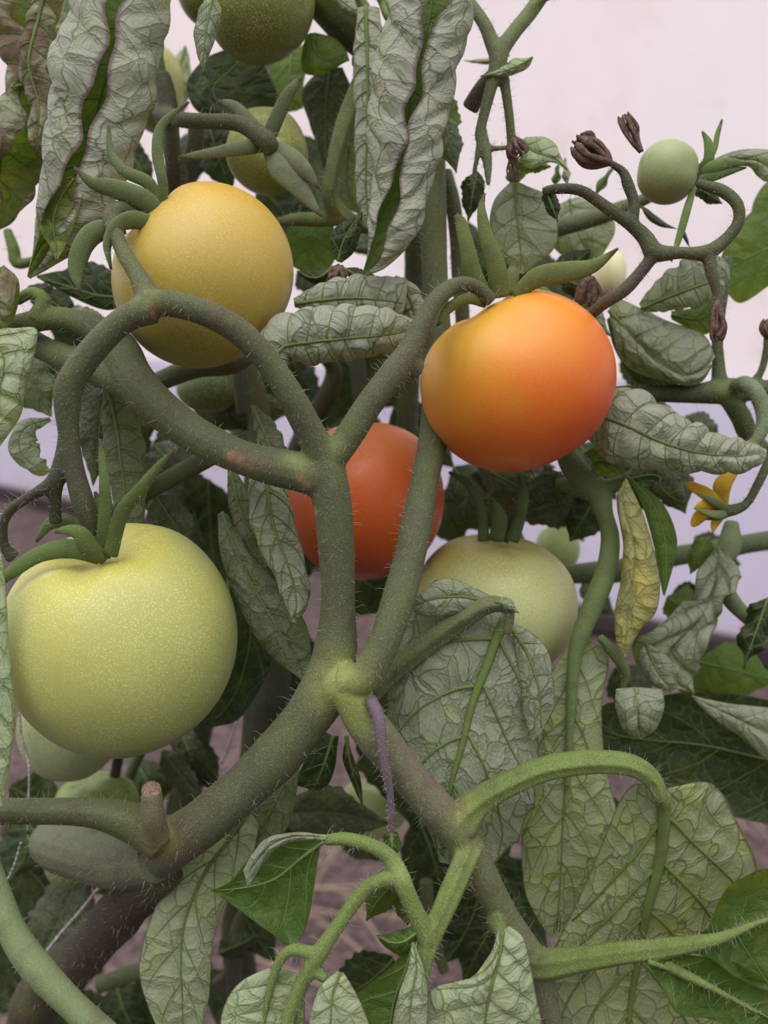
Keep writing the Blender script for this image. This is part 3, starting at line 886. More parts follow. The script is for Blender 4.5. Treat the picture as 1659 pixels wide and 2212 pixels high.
st.hairs(M_HAIR, stem, dens=2.3, lmin=0.5, lmax=5.5, fuzz=2.4)
# brown cut face on the stub
tb = Tubes(); tb.add([(327.2, 1716, 28.9, 44), (327, 1707, 28.85, 46), (327, 1704, 28.8, 38), (327, 1705, 28.8, 14)], seg=22, step=0.4, lump=0.04)
tb.build('cut_end', plain('cut_wood', (0.30, 0.19, 0.14), 0.9, 0, 0.6, (0.13, 0.08, 0.06), 1500), stem, label='brown dried cut end of the stub')

# young purple shoot in the fork
sh = Tubes()
sh.add([(800, 1510, 28.6, 26), (818, 1550, 28.2, 26), (824, 1610, 28.1, 22), (835, 1670, 28.2, 20), (843, 1720, 28.4, 16), (845, 1780, 28.6, 14), (848, 1830, 28.8, 8)], (0.14, 0.105, 0.135))
o = sh.build('side_shoot', M_SMOOTH, front, label='thin purple side shoot hanging from the fork')
sh.hairs(M_HAIR, o, dens=4, lmin=0.8, lmax=2.6)
auto(front, (846, 1790, 28.7), (848, 1862, 28.6), 20, mat='pale', under=False)

# corner stem, lower left, green and hairy: another shoot of the same plant
cs = Tubes()
cs.add([(-70, 1780, 28.5, 62), (-10, 1930, 28, 62), (45, 2045, 27.5, 62), (125, 2140, 27.2, 60), (230, 2240, 27, 60), (330, 2330, 27, 58)], (0.16, 0.21, 0.10))
o = cs.build('side_stem', M_SMOOTH, front, label='smooth green stem crossing the bottom left corner')
cs.hairs(M_HAIR, o, dens=1.2, lmin=1.0, lmax=3.4, fuzz=2)

# ---- leaves of the front plant
# big hanging leaf in the middle
blade(front, [(1085, 1300), (1000, 1262), (930, 1262), (880, 1330), (852, 1420), (835, 1520), (850, 1620), (890, 1740), (925, 1800), (945, 1850)],
      [(1095, 1330), (1075, 1370), (1050, 1440), (1020, 1520), (1000, 1600), (975, 1690), (965, 1760), (960, 1820), (955, 1850), (950, 1862)],
      [(1100, 1340), (1150, 1370), (1190, 1430), (1196, 1500), (1175, 1590), (1165, 1660), (1150, 1740), (1110, 1830), (1050, 1868), (985, 1870)], d=31, bulge=0.35, NL=5, slope=0.4, vr=2.0, tooth=0.05, wob=0.2, curl=0.7, nu=90, nv=45, mat='grey')
blade(front, [(1060, 1300), (1010, 1262), (955, 1250), (905, 1285), (885, 1312)], [(1062, 1302), (1010, 1290), (960, 1290), (915, 1300), (885, 1315)], [(1064, 1304), (1010, 1322), (960, 1330), (915, 1330), (887, 1318)], d=30.3, bulge=0.2, NL=3, vr=0.7)
auto(front, (1062, 1300, 30.0), (1122, 1325, 29.6), 16, mat='grey', bend=-6)
blade(front, [(1100, 1350), (1140, 1362), (1180, 1400), (1192, 1440), (1200, 1520)], [(1102, 1352), (1130, 1395), (1150, 1440), (1165, 1500), (1170, 1580)], [(1104, 1356), (1115, 1420), (1125, 1480), (1130, 1540), (1150, 1600)], d=30.7, bulge=0.2, NL=3, vr=0.9)
# large right bottom leaf
blade(front, [(1408, 1690, 29.2), (1355, 1705, 29.31), (1310, 1800, 29.99), (1260, 1920, 30.86), (1205, 2030, 31.66), (1180, 2120, 32.0), (1200, 2240, 32.0), (1300, 2340, 32.0)], [(1430, 1710, 29.34), (1432, 1770, 29.78), (1425, 1850, 30.36), (1400, 1950, 31.08), (1380, 2060, 31.87), (1365, 2150, 32.0), (1355, 2240, 32.0), (1350, 2350, 32.0)], [(1450, 1700, 29.27), (1535, 1692, 29.21), (1590, 1770, 29.78), (1640, 1880, 30.57), (1630, 1990, 31.37), (1600, 2100, 32.0), (1580, 2240, 32.0), (1450, 2350, 32.0)], d=29.4, bulge=0.35, NL=6, slope=0.42, vr=2.5, wob=0.1, curl=0.5, nu=90, nv=45, mat='spot', label='broad leaf underside with yellow patches')
# right bottom upper-face leaf
blade(front, [(1490, 2035), (1530, 2000), (1560, 1930), (1610, 1890), (1680, 1872), (1780, 1900)],
      [(1490, 2045), (1550, 2035), (1610, 2010), (1660, 1990), (1720, 1980), (1780, 1990)],
      [(1490, 2055), (1540, 2075), (1600, 2110), (1660, 2140), (1720, 2120), (1780, 2040)], d=28.4, under=False, mat='green', bulge=-0.5, NL=4, vr=0.9, wob=0.15, puff=1.4)
blade(front, [(1400, 2070), (1470, 2065), (1540, 2070), (1620, 2100), (1700, 2150), (1760, 2230)],
      [(1400, 2078), (1460, 2100), (1520, 2130), (1590, 2160), (1660, 2200), (1740, 2250)],
      [(1400, 2085), (1425, 2130), (1460, 2185), (1540, 2205), (1620, 2240), (1700, 2280)], d=28.6, under=False, mat='green', bulge=-0.35, NL=4, vr=0.9, wob=0.25, puff=1.6)
# pale leaf bottom centre
blade(front, [(1078, 2000), (1060, 2050), (1020, 2105), (940, 2128), (915, 2180), (930, 2290)],
      [(1085, 2010), (1078, 2070), (1062, 2130), (1050, 2190), (1045, 2240), (1040, 2320)],
      [(1100, 2000), (1130, 2025), (1148, 2090), (1160, 2160), (1172, 2220), (1150, 2310)], d=28.3, mat='pale', bulge=0.4, NL=5, slope=0.3, vr=0.9, puff=1.3)
# folded leaf next to it
blade(front, [(888, 2040), (840, 2090), (790, 2130), (765, 2160), (790, 2240), (810, 2300)], [(890, 2050), (875, 2100), (855, 2150), (845, 2200), (842, 2250), (840, 2300)], [(892, 2060), (895, 2110), (890, 2170), (880, 2220), (875, 2260), (860, 2300)], d=28.2, under=False, mat='green', bulge=-0.2, NL=4, vr=0.7)
blade(front, [(890, 2035), (880, 2090), (862, 2140), (850, 2190), (846, 2240), (850, 2300)], [(893, 2036), (900, 2090), (890, 2150), (885, 2200), (885, 2250), (880, 2300)], [(896, 2040), (915, 2085), (925, 2140), (924, 2200), (920, 2250), (900, 2300)], d=27.8, mat='pale', bulge=0.3, NL=4, vr=0.4)
blade(front, [(728, 2098), (690, 2130), (672, 2180), (668, 2230), (680, 2300)], [(735, 2100), (722, 2140), (715, 2185), (715, 2230), (715, 2300)], [(742, 2100), (768, 2140), (790, 2190), (800, 2230), (790, 2300)], d=27.3, mat='pale', bulge=0.3, NL=4, vr=0.5)
# small leaf bottom left
blade(front, [(580, 2090), (520, 2120), (485, 2170), (478, 2230), (500, 2320)], [(590, 2095), (580, 2140), (572, 2190), (568, 2230), (560, 2320)], [(600, 2090), (650, 2110), (658, 2160), (655, 2230), (630, 2320)], d=28.3, mat='pale', bulge=0.2, NL=4, vr=0.8)
# dark green leaf facing us with rolled rim
blade(front, [(705, 1806), (640, 1800), (580, 1815), (545, 1850), (500, 1900), (452, 1925)], [(705, 1815), (655, 1850), (620, 1880), (590, 1900), (540, 1915), (460, 1925)], [(690, 1830), (680, 1900), (668, 1990), (630, 2045), (575, 2010), (470, 1932)], d=28.5, under=False, mat='green', bulge=-0.5, NL=4, slope=0.35, vr=0.6, wob=0.1, vcol=(0.16, 0.24, 0.07), puff=0.7)
blade(front, [(705, 1803), (640, 1797), (580, 1808), (548, 1840), (525, 1880)], [(704, 1810), (640, 1806), (590, 1822), (560, 1855), (530, 1895)], [(703, 1815), (640, 1818), (600, 1834), (568, 1868), (535, 1920)], d=28.1, mat='grey', bulge=0.3, veins=False)
# little leaves near the middle stalk
auto(front, (905, 2010, 28.2), (812, 2020, 27.8), 30, bend=-22, under=False, mat='green')
auto(front, (870, 1900, 28.8), (790, 1990, 29.4), 34, bend=10, under=False, mat='green')
auto(front, (880, 1920, 29), (880, 2000, 29.6), 30, under=False, mat='green')
# leaf hanging low left
blade(front, [(520, 1740), (430, 1800), (370, 1870), (325, 1990), (302, 2090), (318, 2170), (350, 2250)],
      [(540, 1750), (490, 1820), (440, 1890), (400, 1990), (392, 2080), (395, 2160), (395, 2260)],
      [(560, 1780), (545, 1850), (525, 1880), (480, 1970), (455, 2050), (452, 2150), (430, 2260)], d=32.5, bulge=0.35, NL=6, slope=0.25, vr=0.9, mat='pale', wob=0.1)
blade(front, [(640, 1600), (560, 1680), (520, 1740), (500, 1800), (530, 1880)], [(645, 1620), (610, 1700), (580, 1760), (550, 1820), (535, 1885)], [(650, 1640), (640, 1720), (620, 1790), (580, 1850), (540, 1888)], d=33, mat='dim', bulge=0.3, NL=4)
# left edge leaves
blade(front, [(-60, 715), (-50, 780), (-60, 850), (-40, 900), (-20, 960)], [(-20, 712), (10, 780), (0, 850), (0, 900), (-5, 960)], [(20, 708), (82, 716), (52, 850), (40, 900), (0, 965)], d=29, mat='pale', bulge=0.4, NL=6, slope=0.1, vr=0.5, puff=2.0)
blade(front, [(-80, 1180), (-90, 1350), (-80, 1500), (-60, 1650), (-20, 1740)], [(-40, 1190), (-20, 1350), (-10, 1500), (-5, 1620), (0, 1740)], [(0, 1180), (12, 1260), (26, 1450), (34, 1560), (4, 1742)], d=27.8, mat='pale', bulge=0.3, NL=7, slope=0.1, vr=0.5, puff=1.6)
blade(front, [(-30, 590), (-50, 640), (-40, 690), (-20, 720)], [(0, 578), (-5, 640), (0, 680), (-10, 722)], [(8, 572), (40, 610), (32, 680), (0, 725)], d=30.5, mat='dry', bulge=0.5, NL=3, vr=0.5, label='curled leaf tip with brown spots')
scroll(front, [(110, 905, 33, 10), (60, 930, 33, 50), (55, 970, 33, 66), (90, 1010, 33, 44), (110, 1016, 33, 6)], [60, 90, 60], [60, 90, 60], face=20, mat='grey', nu=30, nv=21, NL=5, vr=0.3)

# leaves hanging behind the fork, centre left
scroll(front, [(575, 985, 31.5, 60), (578, 1060, 31.3, 80), (592, 1140, 31, 86), (625, 1230, 30.8, 72), (640, 1300, 30.7, 50), (634, 1345, 30.6, 8)], [95, 130, 120, 100], [95, 110, 120, 100], face=0, mat='grey', NL=7, slope=0.3, wav=6, flat=0.45)
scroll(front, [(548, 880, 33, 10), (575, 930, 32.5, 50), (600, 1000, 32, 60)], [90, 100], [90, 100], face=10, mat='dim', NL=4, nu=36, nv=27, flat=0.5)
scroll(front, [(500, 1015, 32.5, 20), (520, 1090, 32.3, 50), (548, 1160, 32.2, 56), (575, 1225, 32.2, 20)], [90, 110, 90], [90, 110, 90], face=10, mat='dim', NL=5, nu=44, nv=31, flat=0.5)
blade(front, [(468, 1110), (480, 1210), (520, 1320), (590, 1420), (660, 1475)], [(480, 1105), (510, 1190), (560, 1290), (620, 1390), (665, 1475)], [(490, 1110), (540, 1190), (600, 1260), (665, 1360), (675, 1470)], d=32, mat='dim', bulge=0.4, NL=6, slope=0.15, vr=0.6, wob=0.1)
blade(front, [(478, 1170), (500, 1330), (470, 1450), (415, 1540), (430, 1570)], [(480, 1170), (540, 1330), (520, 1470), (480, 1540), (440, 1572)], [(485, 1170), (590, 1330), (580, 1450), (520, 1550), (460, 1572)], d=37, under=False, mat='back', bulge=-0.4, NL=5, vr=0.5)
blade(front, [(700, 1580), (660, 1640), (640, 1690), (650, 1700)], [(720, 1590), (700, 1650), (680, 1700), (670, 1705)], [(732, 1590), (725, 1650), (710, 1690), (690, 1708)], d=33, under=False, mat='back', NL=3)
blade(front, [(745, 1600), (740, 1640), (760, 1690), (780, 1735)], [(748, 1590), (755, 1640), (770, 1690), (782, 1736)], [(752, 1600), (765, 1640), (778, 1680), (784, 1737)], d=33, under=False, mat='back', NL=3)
# the two rolled leaves between the tomatoes
scroll(front, [(575, 790, 30.5, 70), (610, 742, 30.7, 96), (680, 728, 30.9, 114), (760, 720, 31.1, 112), (840, 714, 31.4, 84), (895, 706, 31.8, 30)], [120, 125, 120], [125, 120, 115], face=10, mat='roll', NL=8, slope=0.12, wav=7, flat=0.8, label='curled leaf with small dark holes', vr=0.7)
scroll(front, [(635, 655, 31.6, 20), (700, 645, 31.8, 62), (770, 640, 32, 84), (835, 645, 32.2, 92), (865, 650, 32.4, 100)], [100, 110], [100, 100], face=5, mat='roll', NL=6, nu=60, nv=41, flat=0.6)
scroll(front, [(850, 600, 32.4, 16), (880, 635, 32.6, 50), (896, 680, 32.8, 48), (905, 712, 33, 14)], [110, 110], [110, 110], face=0, mat='roll', NL=4, nu=40, nv=31)
# small bud leaves above them
blade(front, [(722, 560), (712, 520), (725, 490), (780, 458)], [(730, 565), (738, 530), (755, 495), (782, 458)], [(738, 568), (765, 545), (780, 500), (783, 458)], d=32.5, mat='back', under=False, NL=3, vr=0.5)
auto(front, (720, 575, 32.5), (640, 585, 32.8), 18, bend=-20, under=False, mat='back')
auto(front, (745, 580, 32.5), (830, 600, 33), 16, bend=10, under=False, mat='back')
dried_flower(front, 735, 575, 32, -0.2, 1, 34, 36)

# ------------------------------------------------------------------ fruit of the front plant
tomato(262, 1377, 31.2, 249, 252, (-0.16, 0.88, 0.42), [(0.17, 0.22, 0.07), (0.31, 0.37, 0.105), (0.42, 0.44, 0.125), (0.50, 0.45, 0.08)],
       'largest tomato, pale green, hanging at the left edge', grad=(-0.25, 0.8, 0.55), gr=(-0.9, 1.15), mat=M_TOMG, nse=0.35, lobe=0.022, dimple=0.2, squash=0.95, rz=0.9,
       sepals=[[(222, 1205, 28.9, 34), (228, 1130, 28.3, 34), (226, 1050, 28, 24), (220, 985, 28, 16), (217, 950, 28, 4)],
               [(238, 1200, 28.7, 34), (262, 1110, 28.2, 34), (310, 1050, 27.9, 28), (345, 1005, 27.8, 18), (380, 968, 27.7, 4)],
               [(228, 1208, 28.8, 30), (195, 1185, 28.3, 44), (172, 1152, 28, 34), (140, 1145, 27.9, 20), (118, 1150, 27.9, 6)],
               [(215, 1205, 29, 30), (150, 1185, 28.9, 40), (80, 1200, 28.9, 36), (20, 1240, 28.9, 26), (-20, 1275, 29, 8)],
               [(205, 1190, 29.4, 26), (205, 1130, 29.3, 24), (212, 1085, 29.3, 20), (205, 1062, 29.3, 6)],
               [(200, 1180, 29.8, 22), (150, 1130, 29.6, 36), (110, 1130, 29.6, 30), (78, 1170, 29.8, 8)]], scol=(0.10, 0.155, 0.04))
tomato(440, 598, 32.0, 195, 198, (-0.62, 0.68, 0.25), [(0.27, 0.26, 0.045), (0.44, 0.34, 0.06), (0.52, 0.37, 0.07), (0.56, 0.33, 0.035)],
       'yellow tomato at the upper left behind the forked truss', grad=(0.1, 1, 0.1), gr=(-1, 1.0), mat=M_TOM, nse=0.3, lobe=0.015, dimple=0.14,
       sepals=[[(345, 462, 29.8, 34), (310, 432, 29.4, 46), (250, 408, 29.1, 42), (200, 395, 29, 26), (160, 362, 28.9, 6)],
               [(345, 455, 29.9, 30), (352, 400, 29.5, 22), (340, 330, 29.3, 24), (350, 270, 29.2, 18), (408, 220, 29, 5)],
               [(340, 440, 30.2, 28), (320, 395, 30, 30), (270, 370, 29.8, 26), (240, 330, 29.8, 18), (234, 268, 29.8, 5)],
               [(325, 482, 29.6, 34), (285, 475, 29, 40), (250, 490, 28.7, 32), (232, 530, 28.6, 22), (240, 582, 28.6, 6)],
               [(270, 490, 29.4, 30), (210, 500, 29.2, 46), (180, 530, 29.1, 42), (165, 580, 29.1, 34), (172, 632, 29.1, 6)]], scol=(0.12, 0.165, 0.06))
ora = tomato(1118, 824, 32.2, 210, 197, (-0.45, 0.82, 0.15), [(0.60, 0.06, 0.01), (0.70, 0.15, 0.015), (0.70, 0.25, 0.02), (0.60, 0.32, 0.028)],
       'bright orange tomato at the upper right', grad=(-0.62, 0.72, 0.05), gr=(-0.95, 0.85), mat=M_TOMO, nse=0.28, lobe=0.034, dimple=0.14,
       sepals=[[(1045, 648, 30.6, 40), (1022, 590, 30.1, 40), (1008, 530, 29.8, 34), (995, 480, 29.7, 24), (985, 464, 29.7, 8)],
               [(1080, 642, 30.6, 38), (1072, 580, 30.2, 42), (1050, 510, 30, 32), (1040, 450, 29.9, 18), (1047, 418, 29.9, 4)],
               [(1110, 640, 30.7, 26), (1160, 600, 30.3, 44), (1220, 588, 30.1, 46), (1280, 575, 30, 30), (1335, 537, 29.9, 5)],
               [(1050, 655, 30.4, 22), (1010, 645, 29.9, 26), (968, 668, 29.8, 24), (945, 705, 29.8, 6)],
               [(1095, 635, 31.2, 30), (1105, 600, 31.2, 34), (1112, 575, 31.2, 22)],
               [(1120, 640, 31.6, 20), (1165, 625, 31.6, 18), (1200, 640, 31.6, 6)]], scol=(0.14, 0.175, 0.05))
tb = Tubes(); tb.add([(1150, 1012, 31.0, 5), (1152, 1022, 30.8, 5), (1155, 1031, 30.7, 2)], seg=6, step=0.3); tb.build('style_remnant', M_DRY, ora)
tomato(788, 1082, 36.5, 171, 172, (-0.1, 0.95, -0.2), [(0.46, 0.062, 0.012), (0.60, 0.11, 0.02), (0.62, 0.165, 0.035)],
       'reddest tomato, half hidden behind the forked stem', grad=(0.1, 0.9, 0.1), gr=(-1, 1), mat=M_TOMO, nse=0.25, lobe=0.02)
tomato(1064, 1312, 36.3, 181, 162, (0.1, 0.85, 0.3), [(0.34, 0.38, 0.14), (0.46, 0.49, 0.22), (0.36, 0.34, 0.09)],
       'pale yellowish green tomato behind the large hanging leaf', grad=(-0.15, 1, 0.1), gr=(-0.8, 1), mat=M_TOMG, nse=0.35, lobe=0.03, dimple=0.1, squash=1.0,
       sepals=[[(1045, 1168, 35, 26), (1040, 1100, 34.5, 20), (1010, 1045, 34.3, 20), (970, 1020, 34.2, 6)],
               [(1072, 1168, 34.8, 34), (1078, 1120, 34.4, 34), (1062, 1075, 34.2, 8)],
               [(1105, 1168, 34.9, 28), (1125, 1110, 34.5, 26), (1130, 1060, 34.3, 20), (1120, 1030, 34.2, 6)],
               [(1085, 1168, 35.2, 24), (1110, 1120, 35, 30), (1100, 1080, 35, 16)]], scol=(0.09, 0.13, 0.05))

# ------------------------------------------------------------------ plant behind on the left, reaching over the top
leftp = thing('tomato_plant', 'tomato plant behind at the upper left, with long rolled grey leaves', 'tomato plant', ground_under(200, 2212, 60))
ls = Tubes()
ls.add([(330, 3052, 62, 90), (300, 2500, 55, 80), (420, 1600, 46, 70), (520, 1250, 42, 60), (560, 900, 41, 55), (470, 640, 40, 48), (400, 440, 39, 42), (372, 330, 38, 40), (345, 200, 37, 40), (330, 80, 37, 40), (340, -80, 37, 42)], G_STEM)
ls.add([(640, -70, 36, 120), (700, -20, 36, 116), (760, 50, 36.5, 100), (815, 120, 37, 76), (850, 210, 37.5, 60), (900, 400, 38.5, 50), (880, 900, 42, 50), (850, 1500, 46, 60)], (0.06, 0.075, 0.04))
ls.add([(340, 238, 37, 34), (390, 258, 34, 34), (450, 262, 33, 34), (520, 268, 32.6, 36), (575, 305, 32.5, 44), (588, 330, 32.9, 30)], G_STEM)
ls.add([(425, 255, 38, 40), (420, 320, 38.5, 40), (395, 400, 39, 38), (380, 470, 39.5, 38)], G_STEM)
ls.add([(350, 160, 36, 34), (362, 220, 36, 40), (372, 320, 36, 36), (376, 400, 36.5, 34), (390, 500, 38, 30)], G_DARK)
ls.add([(775, 128, 35.5, 40), (788, 150, 35, 40), (770, 200, 35, 42), (745, 270, 35, 42), (722, 350, 35, 40), (712, 420, 35.3, 42), (735, 465, 36, 44), (790, 490, 37, 30), (860, 500, 38, 24)], (0.12, 0.16, 0.06), flute=0.10, nfl=5)
ls.add([(740, 468, 36, 40), (690, 474, 36, 34), (640, 474, 36, 30), (600, 480, 36, 20)], (0.14, 0.18, 0.07))
ls.add([(0, 20, 45, 40), (60, 60, 45, 40), (110, 110, 45, 36), (180, 180, 45, 30)], G_STEM)
ls.add([(15, 495, 38, 18), (30, 540, 38, 26), (40, 570, 38, 24), (120, 545, 38, 16), (180, 500, 38, 10)], G_FRESH)
ls.add([(560, -30, 36, 20), (640, -10, 36, 20), (800, -20, 35, 22), (840, 35, 34, 22), (870, 60, 34, 20)], G_FRESH)
stem2 = ls.build_union('stem', M_STEM, leftp, voxel=0.0008, smooth=4, paint=[(740, 465, 35.6, 26, (0.25, 0.28, 0.09), .7)])
ls.hairs(M_HAIR, stem2, dens=1.4, fuzz=0.8)

# long rolled leaf, upper left: two halves meet in a dark slit that faces us
scroll(leftp, [(285, -90, 31.5, 200), (262, 30, 31.3, 200), (232, 150, 31.1, 206), (205, 260, 31, 190), (178, 360, 31, 170), (152, 450, 31, 128), (118, 520, 31.1, 74), (62, 600, 31.3, 8)],
       [160, 165, 168, 168, 166, 150, 120, 90], [188, 184, 178, 180, 180, 184, 186, 160], face=180, mat='roll', NL=9, slope=0.28, wav=5, flat=0.6, puff=1.5, vr=0.6, nu=120, nv=81, spiral=0.2, label='large rolled grey leaf split by a dark slit')
blade(leftp, [(150, 380), (95, 410), (82, 480), (110, 535), (120, 560)], [(160, 385), (130, 430), (115, 480), (120, 530), (122, 560)], [(190, 380), (175, 430), (160, 480), (140, 530), (124, 562)], d=30.4, under=False, mat='yellow', bulge=-0.3, NL=4, vr=0.4, label='yellow inner side of the rolled leaf')
# long rolled leaf, top centre
scroll(leftp, [(935, -90, 31, 170), (930, 20, 31, 180), (905, 130, 31, 176), (885, 240, 31, 162), (872, 340, 31, 140), (862, 430, 31, 116), (845, 500, 31, 92), (815, 560, 31.1, 50), (785, 592, 31.2, 6)],
       [172, 180, 172, 182, 180, 156, 130, 90], [164, 150, 172, 172, 174, 186, 190, 150], face=180, mat='roll', NL=9, slope=0.28, wav=6, flat=0.5, puff=1.5, vr=0.6, nu=120, nv=81, spiral=0.15, label='long rolled leaf with purple rims hanging at the top centre')
scroll(leftp, [(795, 20, 33.5, 50), (800, 140, 33.5, 70), (800, 260, 33.5, 66), (795, 380, 33.5, 56), (800, 470, 33.5, 40), (815, 505, 33.5, 8)], [110, 120, 110], [110, 120, 110], face=10, mat='roll', NL=9, flat=0.5, wav=10)
# browned leaf at the top left corner
scroll(leftp, [(60, -60, 34, 150), (60, 60, 34, 130), (75, 160, 33.8, 100), (60, 260, 33.6, 110), (35, 360, 33.5, 120), (10, 440, 33.5, 70), (-15, 500, 33.5, 8)], [130, 150, 130, 120], [140, 120, 150, 120], face=150, mat='dry', NL=8, wav=16, flat=0.55, puff=2.0, label='browned shrivelled leaf')
scroll(leftp, [(110, -20, 33, 60), (90, 60, 33, 60), (75, 140, 32.8, 70), (95, 230, 32.8, 60), (88, 310, 32.8, 40), (100, 350, 33, 8)], [120, 100, 110], [120, 100, 110], face=20, mat='dry', NL=7, wav=22, flat=0.5, puff=2.2, label='brown withered strip of leaf')
auto(leftp, (170, 40, 37), (20, 120, 37), 55, mat='dim', bend=10)
auto(leftp, (150, -30, 38), (110, 150, 38), 45, mat='dim')
auto(leftp, (136, 185, 33), (20, 190, 33), 18, mat='green', under=False, bend=6, label='narrow green sepal like leaf')
# leaves behind, top
blade(leftp, [(505, 100), (440, 130), (402, 180), (425, 240), (500, 262), (560, 262)], [(540, 110), (500, 150), (460, 190), (480, 230), (520, 250), (575, 262)], [(560, 120), (590, 180), (605, 225), (600, 250), (590, 258), (578, 263)], d=38, under=False, mat='back', bulge=0.4, NL=4, vr=0.5)
blade(leftp, [(590, 130), (580, 180), (600, 240), (640, 240)], [(630, 110), (625, 170), (630, 210), (650, 235)], [(665, 90), (665, 130), (655, 190), (655, 235)], d=40, under=False, mat='green', bulge=0.3, NL=3)
blade(leftp, [(660, 75), (650, 130), (660, 160), (700, 160), (745, 135)], [(670, 72), (680, 110), (700, 130), (725, 135), (750, 133)], [(680, 70), (720, 80), (745, 105), (752, 120), (755, 132)], d=36, mat='green', under=False, bulge=0.3, NL=4, vr=0.5)
blade(leftp, [(690, 150), (652, 200), (668, 270), (690, 330), (705, 390)], [(715, 145), (705, 210), (702, 280), (705, 340), (712, 392)], [(740, 145), (760, 200), (750, 270), (730, 330), (716, 394)], d=38, mat='back', under=True, bulge=0.3, NL=6, vr=0.8)
blade(leftp, [(760, 240), (720, 300), (715, 380), (735, 440), (790, 470)], [(770, 240), (755, 310), (750, 390), (765, 440), (800, 472)], [(780, 245), (800, 310), (800, 400), (800, 440), (805, 474)], d=39, mat='dim', under=True, bulge=0.3, NL=6, vr=0.6)
blade(leftp, [(640, 470), (615, 510), (630, 570), (660, 590)], [(680, 475), (670, 520), (665, 560), (670, 595)], [(720, 485), (730, 530), (715, 575), (675, 598)], d=37, mat='green', under=False, bulge=0.3, NL=5, vr=0.6)
blade(leftp, [(640, 440), (610, 470), (600, 520), (610, 560)], [(650, 445), (640, 480), (630, 520), (620, 560)], [(680, 450), (700, 470), (680, 500), (630, 560)], d=39, mat='back', under=False, NL=4)
auto(leftp, (450, 270, 40), (500, 420, 40), 50, mat='back', under=False)
auto(leftp, (560, 400, 42), (700, 560, 42), 70, mat='back', under=False)
auto(leftp, (270, 300, 40), (330, 420, 40), 30, mat='back', under=False)
auto(leftp, (400, 100, 42), (350, 330, 42), 30, mat='pale', under=True)
auto(leftp, (460, -10, 30.5), (437, 155, 30.3), 26, mat='grey', under=True, bend=4, fold=0.4, tooth=0.0, label='narrow grey leaf tip in front of the top tomato')
auto(leftp, (700, -30, 34), (790, 45, 33.5), 22, mat='grey', under=True)
auto(leftp, (830, -20, 34), (770, -60, 34), 30, mat='grey', under=True)
# middle left leaves
blade(leftp, [(290, 650), (230, 670), (150, 640), (80, 600)], [(280, 640), (220, 640), (150, 620), (80, 598)], [(270, 630), (210, 600), (140, 585), (78, 595)], d=35, mat='back', under=False, bulge=0.2, NL=4)
auto(leftp, (60, 620, 36), (190, 700, 36), 38, mat='back', under=False)
auto(leftp, (130, 590, 37), (290, 620, 37), 34, mat='back', under=False)
auto(leftp, (230, 700, 34), (130, 670, 34), 24, mat='grey')
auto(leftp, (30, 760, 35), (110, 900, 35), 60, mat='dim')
auto(leftp, (100, 740, 37), (20, 860, 37), 60, mat='back')
auto(leftp, (230, 820, 34), (200, 1050, 34), 50, mat='back')
scroll(leftp, [(240, 840, 33, 40), (262, 920, 33, 80), (275, 1010, 33, 86), (285, 1100, 33, 60), (300, 1150, 33, 10)], [90, 110], [100, 110], face=15, mat='dim', NL=6, nu=50, nv=33, flat=0.5, label='dull hanging leaf with a purple blotch')
auto(leftp, (210, 760, 36), (190, 1000, 36), 60, mat='back')
auto(leftp, (330, 1060, 35), (420, 1200, 35), 44, mat='back')
auto(leftp, (300, 980, 37), (380, 1130, 37), 60, mat='back')
bl = Tubes(); bl.add([(250, 1105, 34, 40), (330, 1055, 34, 40), (420, 1005, 34, 42), (500, 960, 34.5, 40)], G_STEM)
bl.build('branch', M_SMOOTH, leftp)

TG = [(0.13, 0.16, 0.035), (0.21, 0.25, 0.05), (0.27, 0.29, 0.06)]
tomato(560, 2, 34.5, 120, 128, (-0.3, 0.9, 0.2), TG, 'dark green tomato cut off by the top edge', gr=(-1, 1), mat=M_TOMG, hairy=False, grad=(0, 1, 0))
tomato(448, -30, 37.5, 68, 78, (0, 1, 0), TG, 'partly hidden green tomato behind the narrow grey leaf tip at the top', gr=(-1, 1), mat=M_TOMG, hairy=False, grad=(0, 1, 0))
tomato(335, 190, 42, 64, 95, (0.2, 0.9, 0), [(0.18, 0.22, 0.04), (0.28, 0.33, 0.08), (0.36, 0.36, 0.12)], 'oval green tomato beside the rolled leaf, upper left', gr=(-1, 1), mat=M_TOMG, hairy=False, grad=(0.3, 1, 0))
tomato(577, 328, 36.5, 88, 90, (0.05, 0.1, 1), [(0.22, 0.26, 0.05), (0.30, 0.33, 0.09)], 'green tomato with a star of grey sepals facing us', gr=(-1, 1), mat=M_TOMG, hairy=False, grad=(0, 1, 0),
       sepals=[[(575, 310, 33, 30), (600, 250, 32.6, 34), (625, 200, 32.3, 28), (652, 165, 32.2, 5)],
               [(575, 312, 33, 30), (530, 318, 32.4, 34), (460, 330, 32.1, 24), (385, 340, 32, 5)],
               [(580, 318, 33, 36), (610, 360, 32.4, 60), (650, 410, 32.2, 42), (695, 468, 32.2, 5)],
               [(582, 315, 33, 34), (625, 340, 32.3, 50), (660, 370, 32, 34), (690, 408, 32, 5)],
               [(570, 305, 33, 26), (545, 270, 32.8, 30), (505, 230, 32.8, 24), (470, 220, 32.8, 8)]], scol=(0.14, 0.17, 0.09))

